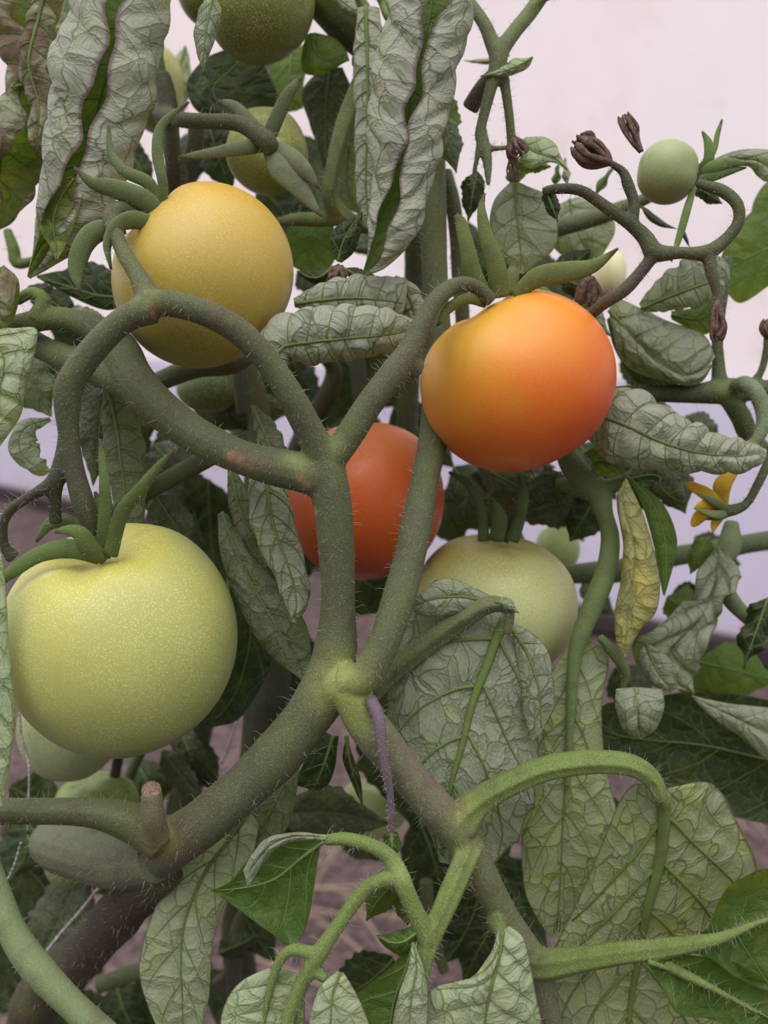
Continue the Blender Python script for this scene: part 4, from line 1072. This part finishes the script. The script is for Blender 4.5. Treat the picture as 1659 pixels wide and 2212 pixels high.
# ------------------------------------------------------------------ plant behind on the right
rightp = thing('tomato_plant', 'tomato plant behind at the right, with a yellow flower and tiny fruit', 'tomato plant', ground_under(1500, 2212, 60))
rs = Tubes()
D = (0.055, 0.075, 0.038)
rs.add([(1300, 3052, 62, 80), (1500, 2500, 55, 80), (1700, 1900, 48, 70), (1760, 1400, 44, 60), (1780, 1160, 41, 50), (1659, 1168, 40, 44), (1560, 1185, 40, 44), (1440, 1205, 40, 46), (1340, 1232, 40, 52), (1240, 1240, 40, 46), (1160, 1250, 41, 40)], (0.085, 0.12, 0.06))
rs.add([(1780, 1160, 41, 46), (1820, 1000, 38, 44), (1760, 850, 35.5, 44), (1659, 842, 35, 44), (1570, 845, 35, 54), (1500, 850, 35, 44), (1420, 850, 35, 38), (1340, 850, 35, 30), (1280, 850, 35.5, 26)], D)
rs.add([(1556, 850, 35, 44), (1552, 790, 35, 28), (1550, 730, 35, 24), (1560, 650, 35, 24), (1575, 560, 35.5, 20)], D)
rs.add([(1575, 860, 35, 46), (1600, 900, 35.3, 44), (1625, 950, 35.8, 40), (1700, 1020, 36.5, 40)], (0.11, 0.15, 0.05))
rs.add([(1590, 835, 34.5, 30), (1612, 830, 33.5, 36), (1640, 860, 33, 36), (1650, 910, 32.8, 32), (1630, 955, 32.6, 24), (1590, 965, 32.4, 12)], (0.14, 0.19, 0.11))
rs.add([(1659, 1000, 33, 20), (1640, 1040, 33, 20), (1615, 1085, 33, 20), (1590, 1100, 33, 26), (1560, 1105, 33, 30)], D)
rs.add([(1659, 1000, 33, 20), (1690, 900, 33.5, 24), (1720, 850, 34.5, 30)], D)
rs.add([(1660, 690, 35, 18), (1655, 760, 35, 16), (1640, 810, 35, 16), (1610, 835, 35, 20)], D)
# small truss above
rs.add([(1175, 414, 31, 20), (1205, 408, 30.6, 22), (1255, 412, 30.4, 24), (1310, 448, 30.4, 26), (1360, 482, 30.4, 28), (1395, 515, 30.4, 34), (1415, 545, 30.4, 40), (1470, 546, 30.4, 26), (1525, 546, 30.4, 34), (1565, 520, 30.4, 28), (1595, 480, 30.4, 26), (1592, 440, 30.4, 26), (1560, 412, 30.6, 26), (1528, 402, 30.8, 22), (1505, 395, 31, 16)], G_DARK)
rs.add([(1365, 484, 30.4, 26), (1370, 440, 30.4, 22), (1355, 395, 30.4, 24), (1345, 370, 30.4, 18), (1318, 352, 30.4, 14)], G_DARK)
rs.add([(1415, 545, 30.4, 34), (1392, 578, 30.6, 28), (1350, 625, 31, 28), (1305, 655, 31.6, 28), (1250, 700, 33, 26)], (0.10, 0.10, 0.08))
rs.add([(1530, 548, 30.4, 30), (1538, 590, 30.4, 26), (1548, 630, 30.5, 20), (1553, 670, 30.5, 14)], (0.09, 0.075, 0.06))
# upper stalks
rs.add([(1010, 0, 33, 30), (1045, 50, 32.6, 30), (1062, 90, 32.4, 32), (1075, 130, 32.2, 36), (1060, 190, 32.2, 26), (1045, 250, 32.4, 22), (1035, 300, 32.6, 18), (1060, 320, 32.6, 14), (1100, 318, 32.6, 10)], (0.10, 0.12, 0.06))
rs.add([(1200, -60, 33, 34), (1150, 20, 32.8, 34), (1110, 70, 32.5, 32), (1080, 120, 32.2, 34), (1090, 180, 32.3, 22), (1100, 250, 32.6, 20), (1106, 320, 33, 20)], (0.11, 0.14, 0.06))
rs.add([(1130, 40, 32.6, 18), (1160, 5, 32.6, 16), (1200, -10, 32.6, 12)], G_FRESH)
rs.add([(1045, 250, 32.4, 20), (1032, 330, 32.6, 12), (1020, 400, 33, 10)], (0.12, 0.16, 0.08))
rs.add([(1040, 270, 32.6, 18), (1052, 340, 32.6, 22), (1055, 400, 32.7, 10)], (0.14, 0.18, 0.10))
rs.add([(960, 370, 36.5, 36), (980, 450, 36.5, 36), (990, 560, 36.5, 34), (1000, 700, 37, 34), (1010, 900, 39, 34), (1150, 1250, 41, 36)], (0.09, 0.12, 0.065))
rs.add([(1010, 900, 39, 30), (1200, 760, 38, 30), (1280, 850, 35.6, 26)], D)
rs.add([(1150, 505, 37, 40), (1250, 480, 36.5, 42), (1340, 452, 36, 36), (1405, 425, 35.5, 22), (1440, 410, 35, 14)], (0.10, 0.13, 0.07))
rs.add([(1015, 235, 33.5, 40), (1040, 190, 33, 34), (1060, 160, 32.6, 22)], (0.08, 0.05, 0.055))
stem3 = rs.build_union('stem', M_STEM, rightp, voxel=0.0006, smooth=3, paint=[(1572, 850, 34.6, 30, (0.2, 0.26, 0.08), .6), (1020, 228, 33.3, 24, (0.09, 0.04, 0.05), .8)])
rs.hairs(M_HAIR, stem3, dens=2.8, lmin=0.8, lmax=3.4, fuzz=0.6)

# rolled leaf right of the orange tomato
scroll(rightp, [(1290, 895, 33.5, 120), (1350, 918, 33, 150), (1430, 955, 32.5, 128), (1510, 978, 32.2, 92), (1590, 985, 32, 68), (1635, 980, 32, 44), (1655, 972, 32, 6)], [125, 120, 120, 110], [130, 125, 120, 110], face=0, mat='roll', NL=8, slope=0.12, wav=6, flat=0.75, puff=1.5, vr=0.7, label='pale grey curled leaf pointing right')
scroll(rightp, [(1150, 1100, 37, 10), (1400, 1020, 36, 30), (1440, 1050, 36, 70), (1480, 1090, 36, 10)], [110], [110], face=20, mat='back', NL=4, nu=30, nv=21)
# curled leaf above it
blade(rightp, [(1320, 700), (1350, 790), (1440, 825), (1510, 828), (1540, 790)], [(1315, 670), (1375, 735), (1430, 790), (1480, 815), (1535, 785)], [(1330, 640), (1370, 660), (1440, 690), (1520, 720), (1545, 770)], d=34.5, mat='grey', bulge=0.8, NL=5, vr=0.9, curl=0.8)
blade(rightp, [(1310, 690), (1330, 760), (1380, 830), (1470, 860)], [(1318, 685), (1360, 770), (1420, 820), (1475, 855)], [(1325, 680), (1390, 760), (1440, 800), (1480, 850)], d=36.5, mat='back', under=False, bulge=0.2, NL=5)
scroll(rightp, [(1385, 665, 34.5, 20), (1430, 640, 34.2, 70), (1490, 615, 34, 104), (1545, 595, 34, 90), (1572, 590, 34, 40)], [100, 120], [110, 120], face=10, mat='grey', NL=6, nu=60, nv=41, flat=0.6)
blade(rightp, [(1450, 690), (1500, 715), (1530, 720), (1545, 680)], [(1450, 680), (1500, 690), (1530, 680), (1550, 660)], [(1450, 672), (1500, 665), (1530, 650), (1550, 640)], d=35.5, mat='green', under=False, NL=3)
# dark green leaves at the right edge
blade(rightp, [(1760, 420), (1650, 440), (1580, 510), (1545, 590)], [(1760, 520), (1680, 530), (1610, 560), (1548, 600)], [(1760, 640), (1680, 610), (1600, 655), (1552, 610)], d=37, mat='green', under=False, bulge=0.4, NL=5, vr=0.6)
blade(rightp, [(1720, 370), (1660, 390), (1630, 430), (1620, 470)], [(1720, 400), (1680, 420), (1650, 450), (1625, 475)], [(1720, 440), (1690, 450), (1660, 470), (1630, 480)], d=39, mat='green', under=False, NL=3)
blade(rightp, [(1505, 370), (1560, 335), (1620, 322), (1680, 330), (1720, 380)], [(1510, 378), (1560, 350), (1610, 345), (1650, 355), (1700, 400)], [(1515, 384), (1570, 365), (1615, 360), (1635, 380), (1650, 392)], d=33, mat='grey', bulge=0.3, NL=5, vr=0.4)
auto(rightp, (1500, 400, 34), (1560, 440, 34), 22, mat='back', under=False)
auto(rightp, (1385, 445, 34), (1465, 495, 34), 9, mat='back', under=False, bend=10, tooth=0, wob=0)
auto(rightp, (1470, 490, 34), (1490, 535, 34), 5, mat='back', under=False, tooth=0, wob=0, veins=False)
# leaves left of the small truss
blade(rightp, [(1100, 395), (1068, 430), (1058, 490), (1075, 545), (1110, 585)], [(1112, 395), (1115, 450), (1120, 500), (1125, 550), (1125, 590)], [(1125, 395), (1190, 430), (1205, 500), (1190, 545), (1130, 592)], d=34.5, mat='grey', bulge=0.3, NL=4, vr=0.7)
blade(rightp, [(1210, 440), (1180, 490), (1200, 540), (1260, 580)], [(1230, 430), (1240, 480), (1260, 530), (1280, 570)], [(1250, 425), (1310, 450), (1330, 500), (1290, 570)], d=38, mat='grey', bulge=0.3, NL=4, vr=0.6)
blade(rightp, [(1130, 310), (1125, 350), (1150, 365), (1190, 352), (1228, 370)], [(1130, 302), (1150, 325), (1175, 335), (1200, 345), (1229, 370)], [(1135, 296), (1175, 295), (1200, 310), (1212, 335), (1230, 370)], d=33, mat='pale', bulge=0.2, NL=4, vr=0.4)
auto(rightp, (1110, 350, 34), (1190, 360, 34), 22, mat='green', under=False)
auto(rightp, (1115, 400, 35), (1110, 350, 35), 20, mat='green', under=False)
auto(rightp, (960, 200, 35), (960, 320, 35), 34, mat='green', under=False)
auto(rightp, (960, 250, 34.5), (985, 375, 34.5), 30, mat='dim', under=True)
auto(rightp, (1030, 370, 35), (1010, 480, 35), 28, mat='back', under=False)
auto(rightp, (1150, 125, 32), (1035, 165, 32), 16, mat='pale', bend=-8, tooth=0)
auto(rightp, (1100, 120, 37), (1000, 130, 37), 8, mat='green', bend=-8, tooth=0)
auto(rightp, (1200, 600, 37), (1275, 540, 37), 30, mat='back', under=False)
auto(rightp, (1050, 560, 38), (1150, 640, 38), 50, mat='back', under=False)
auto(rightp, (1210, 600, 36), (1310, 640, 36), 34, mat='back', under=False)
auto(rightp, (1260, 625, 33), (1322, 730, 33), 20, mat='grey', bend=10)
auto(rightp, (1225, 400, 36), (1220, 340, 36), 8, mat='pale', tooth=0, veins=False)
auto(rightp,(1200, 405, 36), (1205, 355, 36), 9, mat='green', under=False, tooth=0, veins=False)
auto(rightp, (1285, 420, 36), (1325, 360, 36), 9, mat='green', under=False, tooth=0, veins=False)
auto(rightp, (1180, 410, 31), (1205, 480, 31), 18, mat='back', under=False)
# stalk and long leaf hanging right of the pale tomato
rp2 = Tubes()
rp2.add([(1150, 1035, 37, 24), (1230, 1050, 35.5, 40), (1285, 1055, 34.5, 66), (1305, 1110, 34, 40), (1318, 1160, 33.8, 38), (1310, 1230, 33.5, 42), (1280, 1310, 33.3, 46), (1255, 1370, 33.2, 40), (1240, 1430, 33.2, 28), (1232, 1560, 33.2, 20), (1225, 1700, 33.2, 14)], (0.12, 0.17, 0.06))
rp2.add([(1285, 1060, 34.5, 60), (1240, 1010, 35, 56), (1215, 960, 35.5, 40)], (0.10, 0.14, 0.05))
rp2.add([(1285, 1060, 34.5, 40), (1340, 1045, 34, 30), (1360, 1035, 33.6, 16)], (0.10, 0.14, 0.05))
rp2.add([(1295, 1375, 33.3, 20), (1325, 1410, 33.5, 26), (1350, 1450, 33.8, 22), (1345, 1490, 34, 12)], (0.12, 0.17, 0.06))
o = rp2.build_union('leafstalk', M_SMOOTH, rightp, voxel=0.0006, smooth=4)
rp2.hairs(M_HAIR, o, dens=1.2, lmax=1.5, fuzz=1)
blade(rightp, [(1235, 1390), (1195, 1450), (1168, 1560), (1140, 1680), (1128, 1800), (1135, 1930), (1175, 2010), (1195, 2025)],
      [(1250, 1390), (1240, 1460), (1232, 1560), (1222, 1680), (1215, 1800), (1210, 1900), (1205, 1980), (1200, 2028)],
      [(1270, 1380), (1312, 1420), (1300, 1520), (1310, 1650), (1330, 1760), (1310, 1880), (1250, 1980), (1205, 2028)], d=33.8, mat='spot', bulge=0.4, NL=6, slope=0.25, vr=0.9, nu=80, nv=41, wob=0.15, label='long hanging leaf with a yellow end')
blade(rightp, [(1180, 1010), (1150, 1040), (1140, 1075), (1180, 1080)], [(1210, 1020), (1200, 1050), (1200, 1070), (1190, 1085)], [(1250, 1050), (1240, 1075), (1220, 1100), (1195, 1090)], d=36, mat='back', under=True, NL=3)
blade(rightp, [(1290, 1000), (1260, 980), (1310, 960), (1340, 1000)], [(1280, 1020), (1290, 1000), (1320, 1000), (1345, 1010)], [(1290, 1030), (1310, 1030), (1330, 1030), (1355, 1015)], d=34, mat='green', under=False, NL=3)
auto(rightp, (1240, 1060, 37), (1130, 1110, 37), 60, mat='back', under=True)
auto(rightp, (1290, 1070, 37), (1230, 1170, 37), 50, mat='back', under=False)
auto(rightp, (1060, 1020, 38), (1250, 1120, 38), 70, mat='back', under=True)
auto(rightp, (1380, 990, 38), (1400, 1110, 38), 50, mat='back', under=False)
auto(rightp, (1440, 1010, 38), (1480, 1110, 38), 46, mat='back', under=True)
# yellowing leaf and the dark one behind it
blade(rightp, [(1350, 1034), (1332, 1080), (1345, 1170), (1340, 1250), (1326, 1330), (1332, 1390), (1348, 1418)], [(1352, 1034), (1345, 1090), (1370, 1180), (1368, 1260), (1358, 1330), (1352, 1380), (1350, 1419)], [(1355, 1036), (1390, 1110), (1412, 1190), (1426, 1260), (1418, 1320), (1385, 1360), (1352, 1420)], d=32.8, mat='yellow', bulge=0.5, NL=7, slope=0.15, vr=0.35, vcol=(0.2, 0.24, 0.08), label='yellowing leaf with purple rim')
blade(rightp, [(1360, 1034), (1390, 1100), (1415, 1190), (1425, 1250), (1432, 1285)], [(1362, 1034), (1410, 1090), (1435, 1160), (1440, 1230), (1434, 1286)], [(1365, 1033), (1430, 1085), (1462, 1160), (1455, 1220), (1436, 1288)], d=33.4, mat='green', under=False, bulge=0.2, NL=6, slope=0.15, vr=0.4)
# crumpled leaf
blade(rightp, [(1545, 1170), (1520, 1230), (1500, 1290), (1440, 1330), (1385, 1385), (1385, 1440), (1440, 1480), (1490, 1498)], [(1552, 1180), (1545, 1250), (1525, 1310), (1490, 1360), (1450, 1400), (1440, 1440), (1460, 1475), (1494, 1500)], [(1562, 1190), (1590, 1260), (1560, 1320), (1525, 1380), (1510, 1440), (1505, 1470), (1500, 1490), (1496, 1501)], d=35.5, mat='grey', under=True, bulge=0.3, NL=5, vr=0.6, wob=0.7, puff=3.5)
blade(rightp, [(1390, 1390), (1378, 1430), (1410, 1480), (1450, 1496)], [(1395, 1390), (1410, 1430), (1430, 1465), (1455, 1494)], [(1400, 1390), (1440, 1415), (1460, 1450), (1462, 1490)], d=34.8, mat='grey', bulge=0.3, NL=4)
auto(rightp, (1530, 1160, 36), (1490, 1240, 36), 28, mat='green', under=False)
rp3 = Tubes(); rp3.add([(1580, 1130, 37, 30), (1575, 1180, 36.6, 50), (1555, 1230, 36.2, 30), (1575, 1290, 36, 36), (1620, 1340, 36, 30), (1680, 1400, 36, 28)], (0.13, 0.18, 0.08))
o = rp3.build('leafstalk', M_SMOOTH, rightp)
auto(rightp, (1590, 1265, 37), (1575, 1230, 37), 16, mat='green', under=False, veins=False)
auto(rightp, (1440, 1290, 39), (1500, 1330, 39), 44, mat='green', under=False)
auto(rightp, (1660, 1290, 35), (1605, 1445, 35), 40, mat='back', under=False, wob=0.4)
auto(rightp, (1510, 1430, 39), (1680, 1470, 39), 60, mat='green', under=False)
auto(rightp, (1460, 1470, 40), (1640, 1530, 40), 50, mat='green', under=False)
# small cupped leaf, and the broad dark one below
blade(rightp, [(1330, 1488), (1330, 1530), (1350, 1580), (1382, 1594)], [(1370, 1484), (1376, 1530), (1380, 1570), (1385, 1595)], [(1432, 1488), (1435, 1530), (1420, 1575), (1388, 1595)], d=33, mat='grey', bulge=0.6, NL=3, slope=0.1, vr=0.4)
blade(rightp, [(1800, 1560), (1650, 1510), (1500, 1495), (1400, 1510), (1310, 1520), (1285, 1560)], [(1800, 1680), (1650, 1640), (1520, 1610), (1420, 1600), (1340, 1590), (1288, 1570)], [(1800, 1830), (1650, 1780), (1520, 1750), (1420, 1700), (1330, 1660), (1290, 1585)], d=37, mat='back', under=False, bulge=-0.2, NL=5, slope=0.3, vr=0.7, nu=70, nv=35)
blade(rightp, [(1488, 1500), (1560, 1520), (1640, 1525), (1760, 1540)], [(1490, 1502), (1570, 1540), (1650, 1580), (1760, 1620)], [(1492, 1504), (1540, 1550), (1620, 1610), (1760, 1740)], d=35.5, mat='grey', bulge=0.4, NL=4, slope=0.3, vr=0.4)

# yellow flower
fl_ = bpy.data.objects.new('flower', None); link(fl_, rightp)
for k, (pts) in enumerate([[(1565, 1098, 33.2, 14), (1530, 1070, 33, 30), (1495, 1050, 33, 22), (1478, 1044, 33, 4)], [(1565, 1095, 33.3, 14), (1560, 1050, 33.3, 34), (1585, 1020, 33.4, 20), (1595, 1012, 33.5, 4)],
                           [(1560, 1105, 33.2, 14), (1520, 1110, 33, 30), (1500, 1130, 33, 18), (1496, 1138, 33, 4)], [(1565, 1108, 33.2, 14), (1545, 1130, 33.1, 20), (1540, 1150, 33, 4)], [(1560, 1100, 33, 16), (1535, 1090, 32.7, 34), (1508, 1095, 32.6, 14), (1500, 1100, 32.6, 4)]]):
    tb = Tubes(); tb.add(pts, seg=12, flat=0.22, lump=0.12, flute=0.1, nfl=3, step=0.8)
    tb.build('petal', M_PETAL, fl_)
for pts in ([(1575, 1104, 33, 14), (1545, 1085, 32.5, 20), (1510, 1066, 32.4, 4)], [(1575, 1106, 33, 14), (1545, 1112, 32.5, 20), (1500, 1098, 32.4, 4)], [(1580, 1108, 33, 12), (1555, 1118, 32.8, 14), (1525, 1122, 32.6, 4)]):
    tb = Tubes(); tb.add(pts, col=(0.12, 0.16, 0.06), seg=10, flat=0.4); tb.build('sepal', M_SEPAL, fl_)
dried_flower(rightp, 1318, 352, 30.4, -1, -0.62, 86, 50, n=9)
dried_flower(rightp, 1552, 650, 30.4, -0.05, 1, 88, 30)
dried_flower(rightp, 1275, 600, 32.5, -0.1, 1, 60, 44)
dried_flower(rightp, 1110, 300, 32.5, 0.2, 0.6, 40, 40)
dried_flower(rightp, 1106, 330, 33, 0.05, 1, 60, 22)
dried_flower(rightp, 1660, 730, 34, 0, -1, 40, 30)

tomato(1442, 372, 32.5, 64, 67, (0.85, -0.1, 0.1), [(0.22, 0.27, 0.11), (0.30, 0.36, 0.16)], 'small round pale green tomato against the sheet, upper right', gr=(-1, 1), mat=M_TOMS, hairy=True, grad=(-0.3, 0.9, 0), dimple=0.05,
       sepals=[[(1503, 372, 32.6, 12), (1530, 345, 32.3, 22), (1530, 310, 32.2, 18), (1517, 284, 32.2, 4)],
               [(1506, 365, 32.8, 10), (1540, 330, 33, 14), (1550, 290, 33, 12), (1560, 258, 33, 4)],
               [(1503, 385, 32.4, 16), (1540, 362, 32, 28), (1580, 352, 32, 20), (1618, 354, 32, 4)],
               [(1500, 395, 32.4, 16), (1540, 378, 32.1, 26), (1580, 368, 32.1, 16), (1612, 362, 32.1, 4)],
               [(1500, 402, 32.3, 12), (1485, 450, 32, 18), (1468, 510, 32, 16), (1450, 565, 32, 4)]], scol=(0.13, 0.21, 0.06))
dried_flower(scene.objects[-1] if False else rightp, 1385, 328, 32, -0.5, -1, 90, 28, n=6)
tomato(1205, 1185, 45, 48, 50, (0, 1, 0), [(0.30, 0.42, 0.13), (0.38, 0.48, 0.2)], 'blurred small green tomato above the thick rear stem, right', gr=(-1, 1), mat=M_TOMG, hairy=False)
tomato(1318, 592, 44, 34, 52, (0, 1, 0), [(0.62, 0.62, 0.34), (0.66, 0.60, 0.36)], 'blurred cream coloured tomato behind the truss fork, upper right', gr=(-1, 1), mat=M_TOMG, hairy=False)

# ------------------------------------------------------------------ plant further back in the middle
backp = thing('tomato_plant', 'tomato plant standing furthest back behind the others, with shade put into its leaf colour', 'tomato plant', ground_under(800, 2212, 75))
bs = Tubes()
bs.add([(700, 2783, 70, 90), (520, 2100, 50, 70), (560, 1800, 46, 80), (575, 1560, 44, 100), (600, 1300, 44, 80), (640, 1000, 44, 60), (720, 820, 43, 40), (690, 760, 42, 26)], (0.05, 0.052, 0.03))
bs.add([(640, 1000, 44, 50), (800, 880, 43, 36), (940, 760, 42, 30)], G_DARK)
bs.add([(790, 900, 42, 44), (775, 820, 42, 40), (770, 760, 42, 36)], G_DARK)
bs.add([(525, 900, 39, 30), (515, 830, 39, 26), (510, 770, 39, 20)], G_DARK)
bs.add([(330, 830, 37, 40), (420, 795, 36.5, 44), (500, 790, 36.5, 36), (560, 760, 37, 26)], (0.08, 0.10, 0.05))
bs.add([(1020, 1020, 40, 20), (1060, 1060, 40, 20)], G_DARK)
bs.add([(520, 2212, 45, 36), (505, 2100, 44, 36), (515, 2000, 44, 30), (530, 1960, 44, 24)], (0.05, 0.045, 0.035))
bs.add([(470, 2110, 45, 40), (540, 2200, 45, 44), (560, 2280, 45, 44)], (0.05, 0.045, 0.035))
bs.add([(210, 2130, 42, 34), (300, 2098, 42, 34), (380, 2090, 42, 20)], (0.09, 0.12, 0.06))
bs.add([(920, 1900, 40, 30), (930, 2000, 40, 30), (960, 2100, 40, 26)], (0.07, 0.09, 0.04))
bs.add([(245, 1690, 41, 24), (255, 1640, 41, 24), (262, 1580, 41, 20)], G_DARK)
bs.add([(270, 1700, 43, 26), (300, 1630, 43, 26), (340, 1560, 43, 24)], (0.10, 0.12, 0.07))
stem4 = bs.build_union('stem', M_STEM, backp, voxel=0.001, smooth=4)
F_ = [
 # x0 y0 d0 x1 y1 d1 w under
 (420, 820, 43, 560, 930, 43, 60, 0), (560, 800, 44, 700, 900, 44, 70, 0), (720, 760, 45, 900, 860, 45, 80, 0), (640, 860, 46, 860, 960, 46, 80, 0), (850, 880, 44, 980, 1010, 44, 60, 0),
 (880, 700, 44, 760, 820, 44, 60, 1), (600, 940, 45, 480, 1010, 45, 60, 0), (470, 880, 42, 640, 880, 42, 40, 1), (700, 650, 42, 900, 640, 42, 50, 0), (560, 700, 44, 660, 840, 44, 50, 0),
 (380, 1010, 44, 440, 1180, 44, 70, 0), (450, 1040, 44, 470, 1260, 44, 70, 0), (420, 1150, 46, 600, 1350, 46, 80, 0), (540, 1250, 47, 520, 1480, 47, 80, 0), (400, 1250, 47, 440, 1500, 47, 80, 0), (640, 1350, 45, 610, 1560, 45, 60, 0),
 (600, 1000, 44, 640, 1200, 44, 60, 0), (380, 1560, 42, 440, 1700, 42, 36, 1), (400, 1570, 41, 480, 1720, 41, 40, 0), (350, 1620, 40, 440, 1740, 40, 30, 1), (290, 1640, 47, 340, 1760, 47, 50, 0),
 (980, 1010, 43, 1100, 1150, 43, 70, 0), (1090, 1000, 44, 1230, 1130, 44, 70, 0), (940, 1060, 45, 1000, 1180, 45, 60, 0), (1180, 1040, 46, 1260, 1170, 46, 60, 0), (1250, 960, 43, 1330, 1080, 43, 60, 0), (1040, 980, 41, 1200, 1010, 41, 34, 1),
 (840, 1480, 42, 900, 1800, 42, 110, 0), (1000, 1500, 44, 1080, 1900, 44, 130, 0), (1180, 1480, 44, 1260, 1860, 44, 110, 0), (1060, 1850, 42, 1180, 2050, 42, 70, 0), (1040, 1900, 40, 960, 2080, 40, 80, 0), (900, 1760, 42, 960, 2000, 42, 70, 0),
 (1090, 1960, 41, 1000, 2120, 41, 80, 0), (1300, 1700, 44, 1240, 2000, 44, 90, 0), (600, 1760, 40, 840, 1780, 40, 60, 1), (700, 1820, 41, 560, 1740, 41, 60, 0), (540, 1790, 43, 480, 1890, 43, 50, 0), (740, 1800, 44, 830, 1860, 44, 40, 0),
 (850, 2070, 38, 700, 2170, 38, 70, 0), (800, 2100, 39, 760, 2250, 39, 60, 0), (560, 2120, 46, 470, 2230, 46, 70, 0), (520, 1960, 46, 600, 2080, 46, 40, 0), (470, 2060, 43, 560, 2020, 43, 30, 0),
 (20, 1700, 44, 150, 1760, 44, 60, 0), (60, 1770, 43, 20, 1900, 43, 60, 0), (180, 1880, 42, 60, 2120, 42, 66, 1), (30, 1850, 45, 150, 2050, 45, 80, 0), (0, 1950, 46, 80, 2150, 46, 80, 0), (250, 2120, 47, 330, 2270, 47, 70, 0), (110, 2150, 47, 240, 2290, 47, 80, 0),
 (300, 2100, 46, 430, 2230, 46, 80, 0), (160, 1780, 45, 320, 1950, 45, 70, 0), (40, 2050, 48, 150, 2220, 48, 90, 0), (60, 2180, 50, -20, 2060, 50, 80, 0),
 (110, 680, 40, 240, 760, 40, 50, 0), (50, 800, 40, 160, 860, 40, 50, 0), (230, 840, 41, 300, 1000, 41, 60, 0), (300, 920, 42, 260, 1080, 42, 60, 0), (330, 960, 41, 420, 1060, 41, 50, 1), (420, 930, 43, 330, 1020, 43, 50, 0),
 (700, 1260, 46, 830, 1320, 46, 50, 0), (680, 1180, 44, 560, 1280, 44, 50, 0), (780, 1250, 43, 850, 1290, 43, 40, 0),
 (1010, 480, 41, 1060, 640, 41, 40, 0), (1130, 560, 41, 1240, 650, 41, 50, 0), (1330, 880, 41, 1500, 920, 41, 50, 0), (1480, 900, 41, 1560, 960, 41, 44, 1), (1350, 760, 42, 1420, 850, 42, 40, 0),
 (1500, 1160, 44, 1600, 1220, 44, 40, 0), (1260, 1250, 44, 1330, 1330, 44, 30, 0), (1330, 1440, 44, 1400, 1540, 44, 50, 0),
 (400, 290, 44, 420, 400, 44, 40, 0), (640, 290, 43, 700, 470, 43, 50, 0), (560, 430, 44, 640, 520, 44, 50, 0), (820, 620, 44, 900, 660, 44, 30, 0), (640, 590, 42, 720, 640, 42, 40, 0),
 (60, 2080, 52, 300, 1960, 52, 90, 0), (330, 2040, 52, 420, 2200, 52, 80, 0), (10, 1820, 52, 40, 2010, 52, 90, 0), (150, 1980, 54, 40, 1900, 54, 70, 0), (180, 2200, 52, 60, 2240, 52, 80, 0), (600, 2150, 50, 500, 2240, 50, 60, 0),
 (1520, 1290, 43, 1440, 1300, 43, 26, 0), (860, 500, 43, 740, 540, 43, 30, 1), (520, 100, 46, 620, 240, 46, 60, 1),
]
for (x0, y0, d0, x1, y1, d1, w, un) in F_:
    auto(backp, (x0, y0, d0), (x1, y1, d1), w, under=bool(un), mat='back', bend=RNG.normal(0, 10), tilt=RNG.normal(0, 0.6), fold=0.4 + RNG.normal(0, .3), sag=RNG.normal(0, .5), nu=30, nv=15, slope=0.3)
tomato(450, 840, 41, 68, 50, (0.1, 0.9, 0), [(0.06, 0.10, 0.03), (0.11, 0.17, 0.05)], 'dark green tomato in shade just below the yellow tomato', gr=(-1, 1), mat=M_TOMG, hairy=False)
tomato(150, 1570, 38.5, 108, 112, (0.1, 0.9, 0), [(0.20, 0.25, 0.11), (0.30, 0.35, 0.17)], 'dull pale green tomato showing under the largest tomato, lower left', gr=(-1, 1), mat=M_TOMG, hairy=False)
tomato(208, 1740, 41, 92, 70, (-0.2, 0.8, 0.2), [(0.16, 0.24, 0.04), (0.30, 0.38, 0.07)], 'glossy green tomato peeping over the grooved leafstalk, lower left', gr=(-1, 1), mat=M_TOMG, hairy=False)
tomato(800, 1748, 44, 80, 62, (0, 0.9, 0.1), [(0.28, 0.36, 0.14), (0.42, 0.50, 0.22)], 'blurred pale green tomato behind the thin purple shoot', gr=(-1, 1), mat=M_TOMG, hairy=False)
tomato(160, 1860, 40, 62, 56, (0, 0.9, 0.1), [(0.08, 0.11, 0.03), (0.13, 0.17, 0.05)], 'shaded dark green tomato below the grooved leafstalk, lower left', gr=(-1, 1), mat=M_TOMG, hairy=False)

# ------------------------------------------------------------------ support strings
M_TW = plain('pale_twine', (0.50, 0.46, 0.46), 0.8, 0, 0.3)
def twine(pts, label):
    tb = Tubes(); tb.add(pts, seg=8, lump=0.08, step=2.0, flute=0.15, nfl=3, twist=60)
    o = tb.build('support_string', M_TW, None, label=label, loc=P(pts[0][:3])); o['category'] = 'string'; o['group'] = 'strings tied round the plants'
twine([(600, 1250, 40, 6), (575, 1350, 40, 6), (545, 1460, 40, 6), (505, 1580, 40, 6), (478, 1650, 40, 7)], 'pale string running down behind the leaves right of the largest tomato')
twine([(42, 1540, 36, 7), (46, 1590, 36, 7), (62, 1650, 36, 7), (62, 1725, 36, 7), (60, 1800, 36.5, 7)], 'pale string hanging in the gap at the left edge below the largest tomato')
twine([(45, 1820, 34, 7), (30, 1870, 34, 7), (0, 1935, 34, 8), (-60, 2060, 34, 8)], 'short pale string at the left edge, above the green corner stem')
twine([(250, 1870, 38, 7), (180, 1960, 38, 7), (120, 2030, 38, 7), (60, 2110, 38, 7)], 'pale string slanting in front of the dark lower left stem')
bpy.context.view_layer.update()
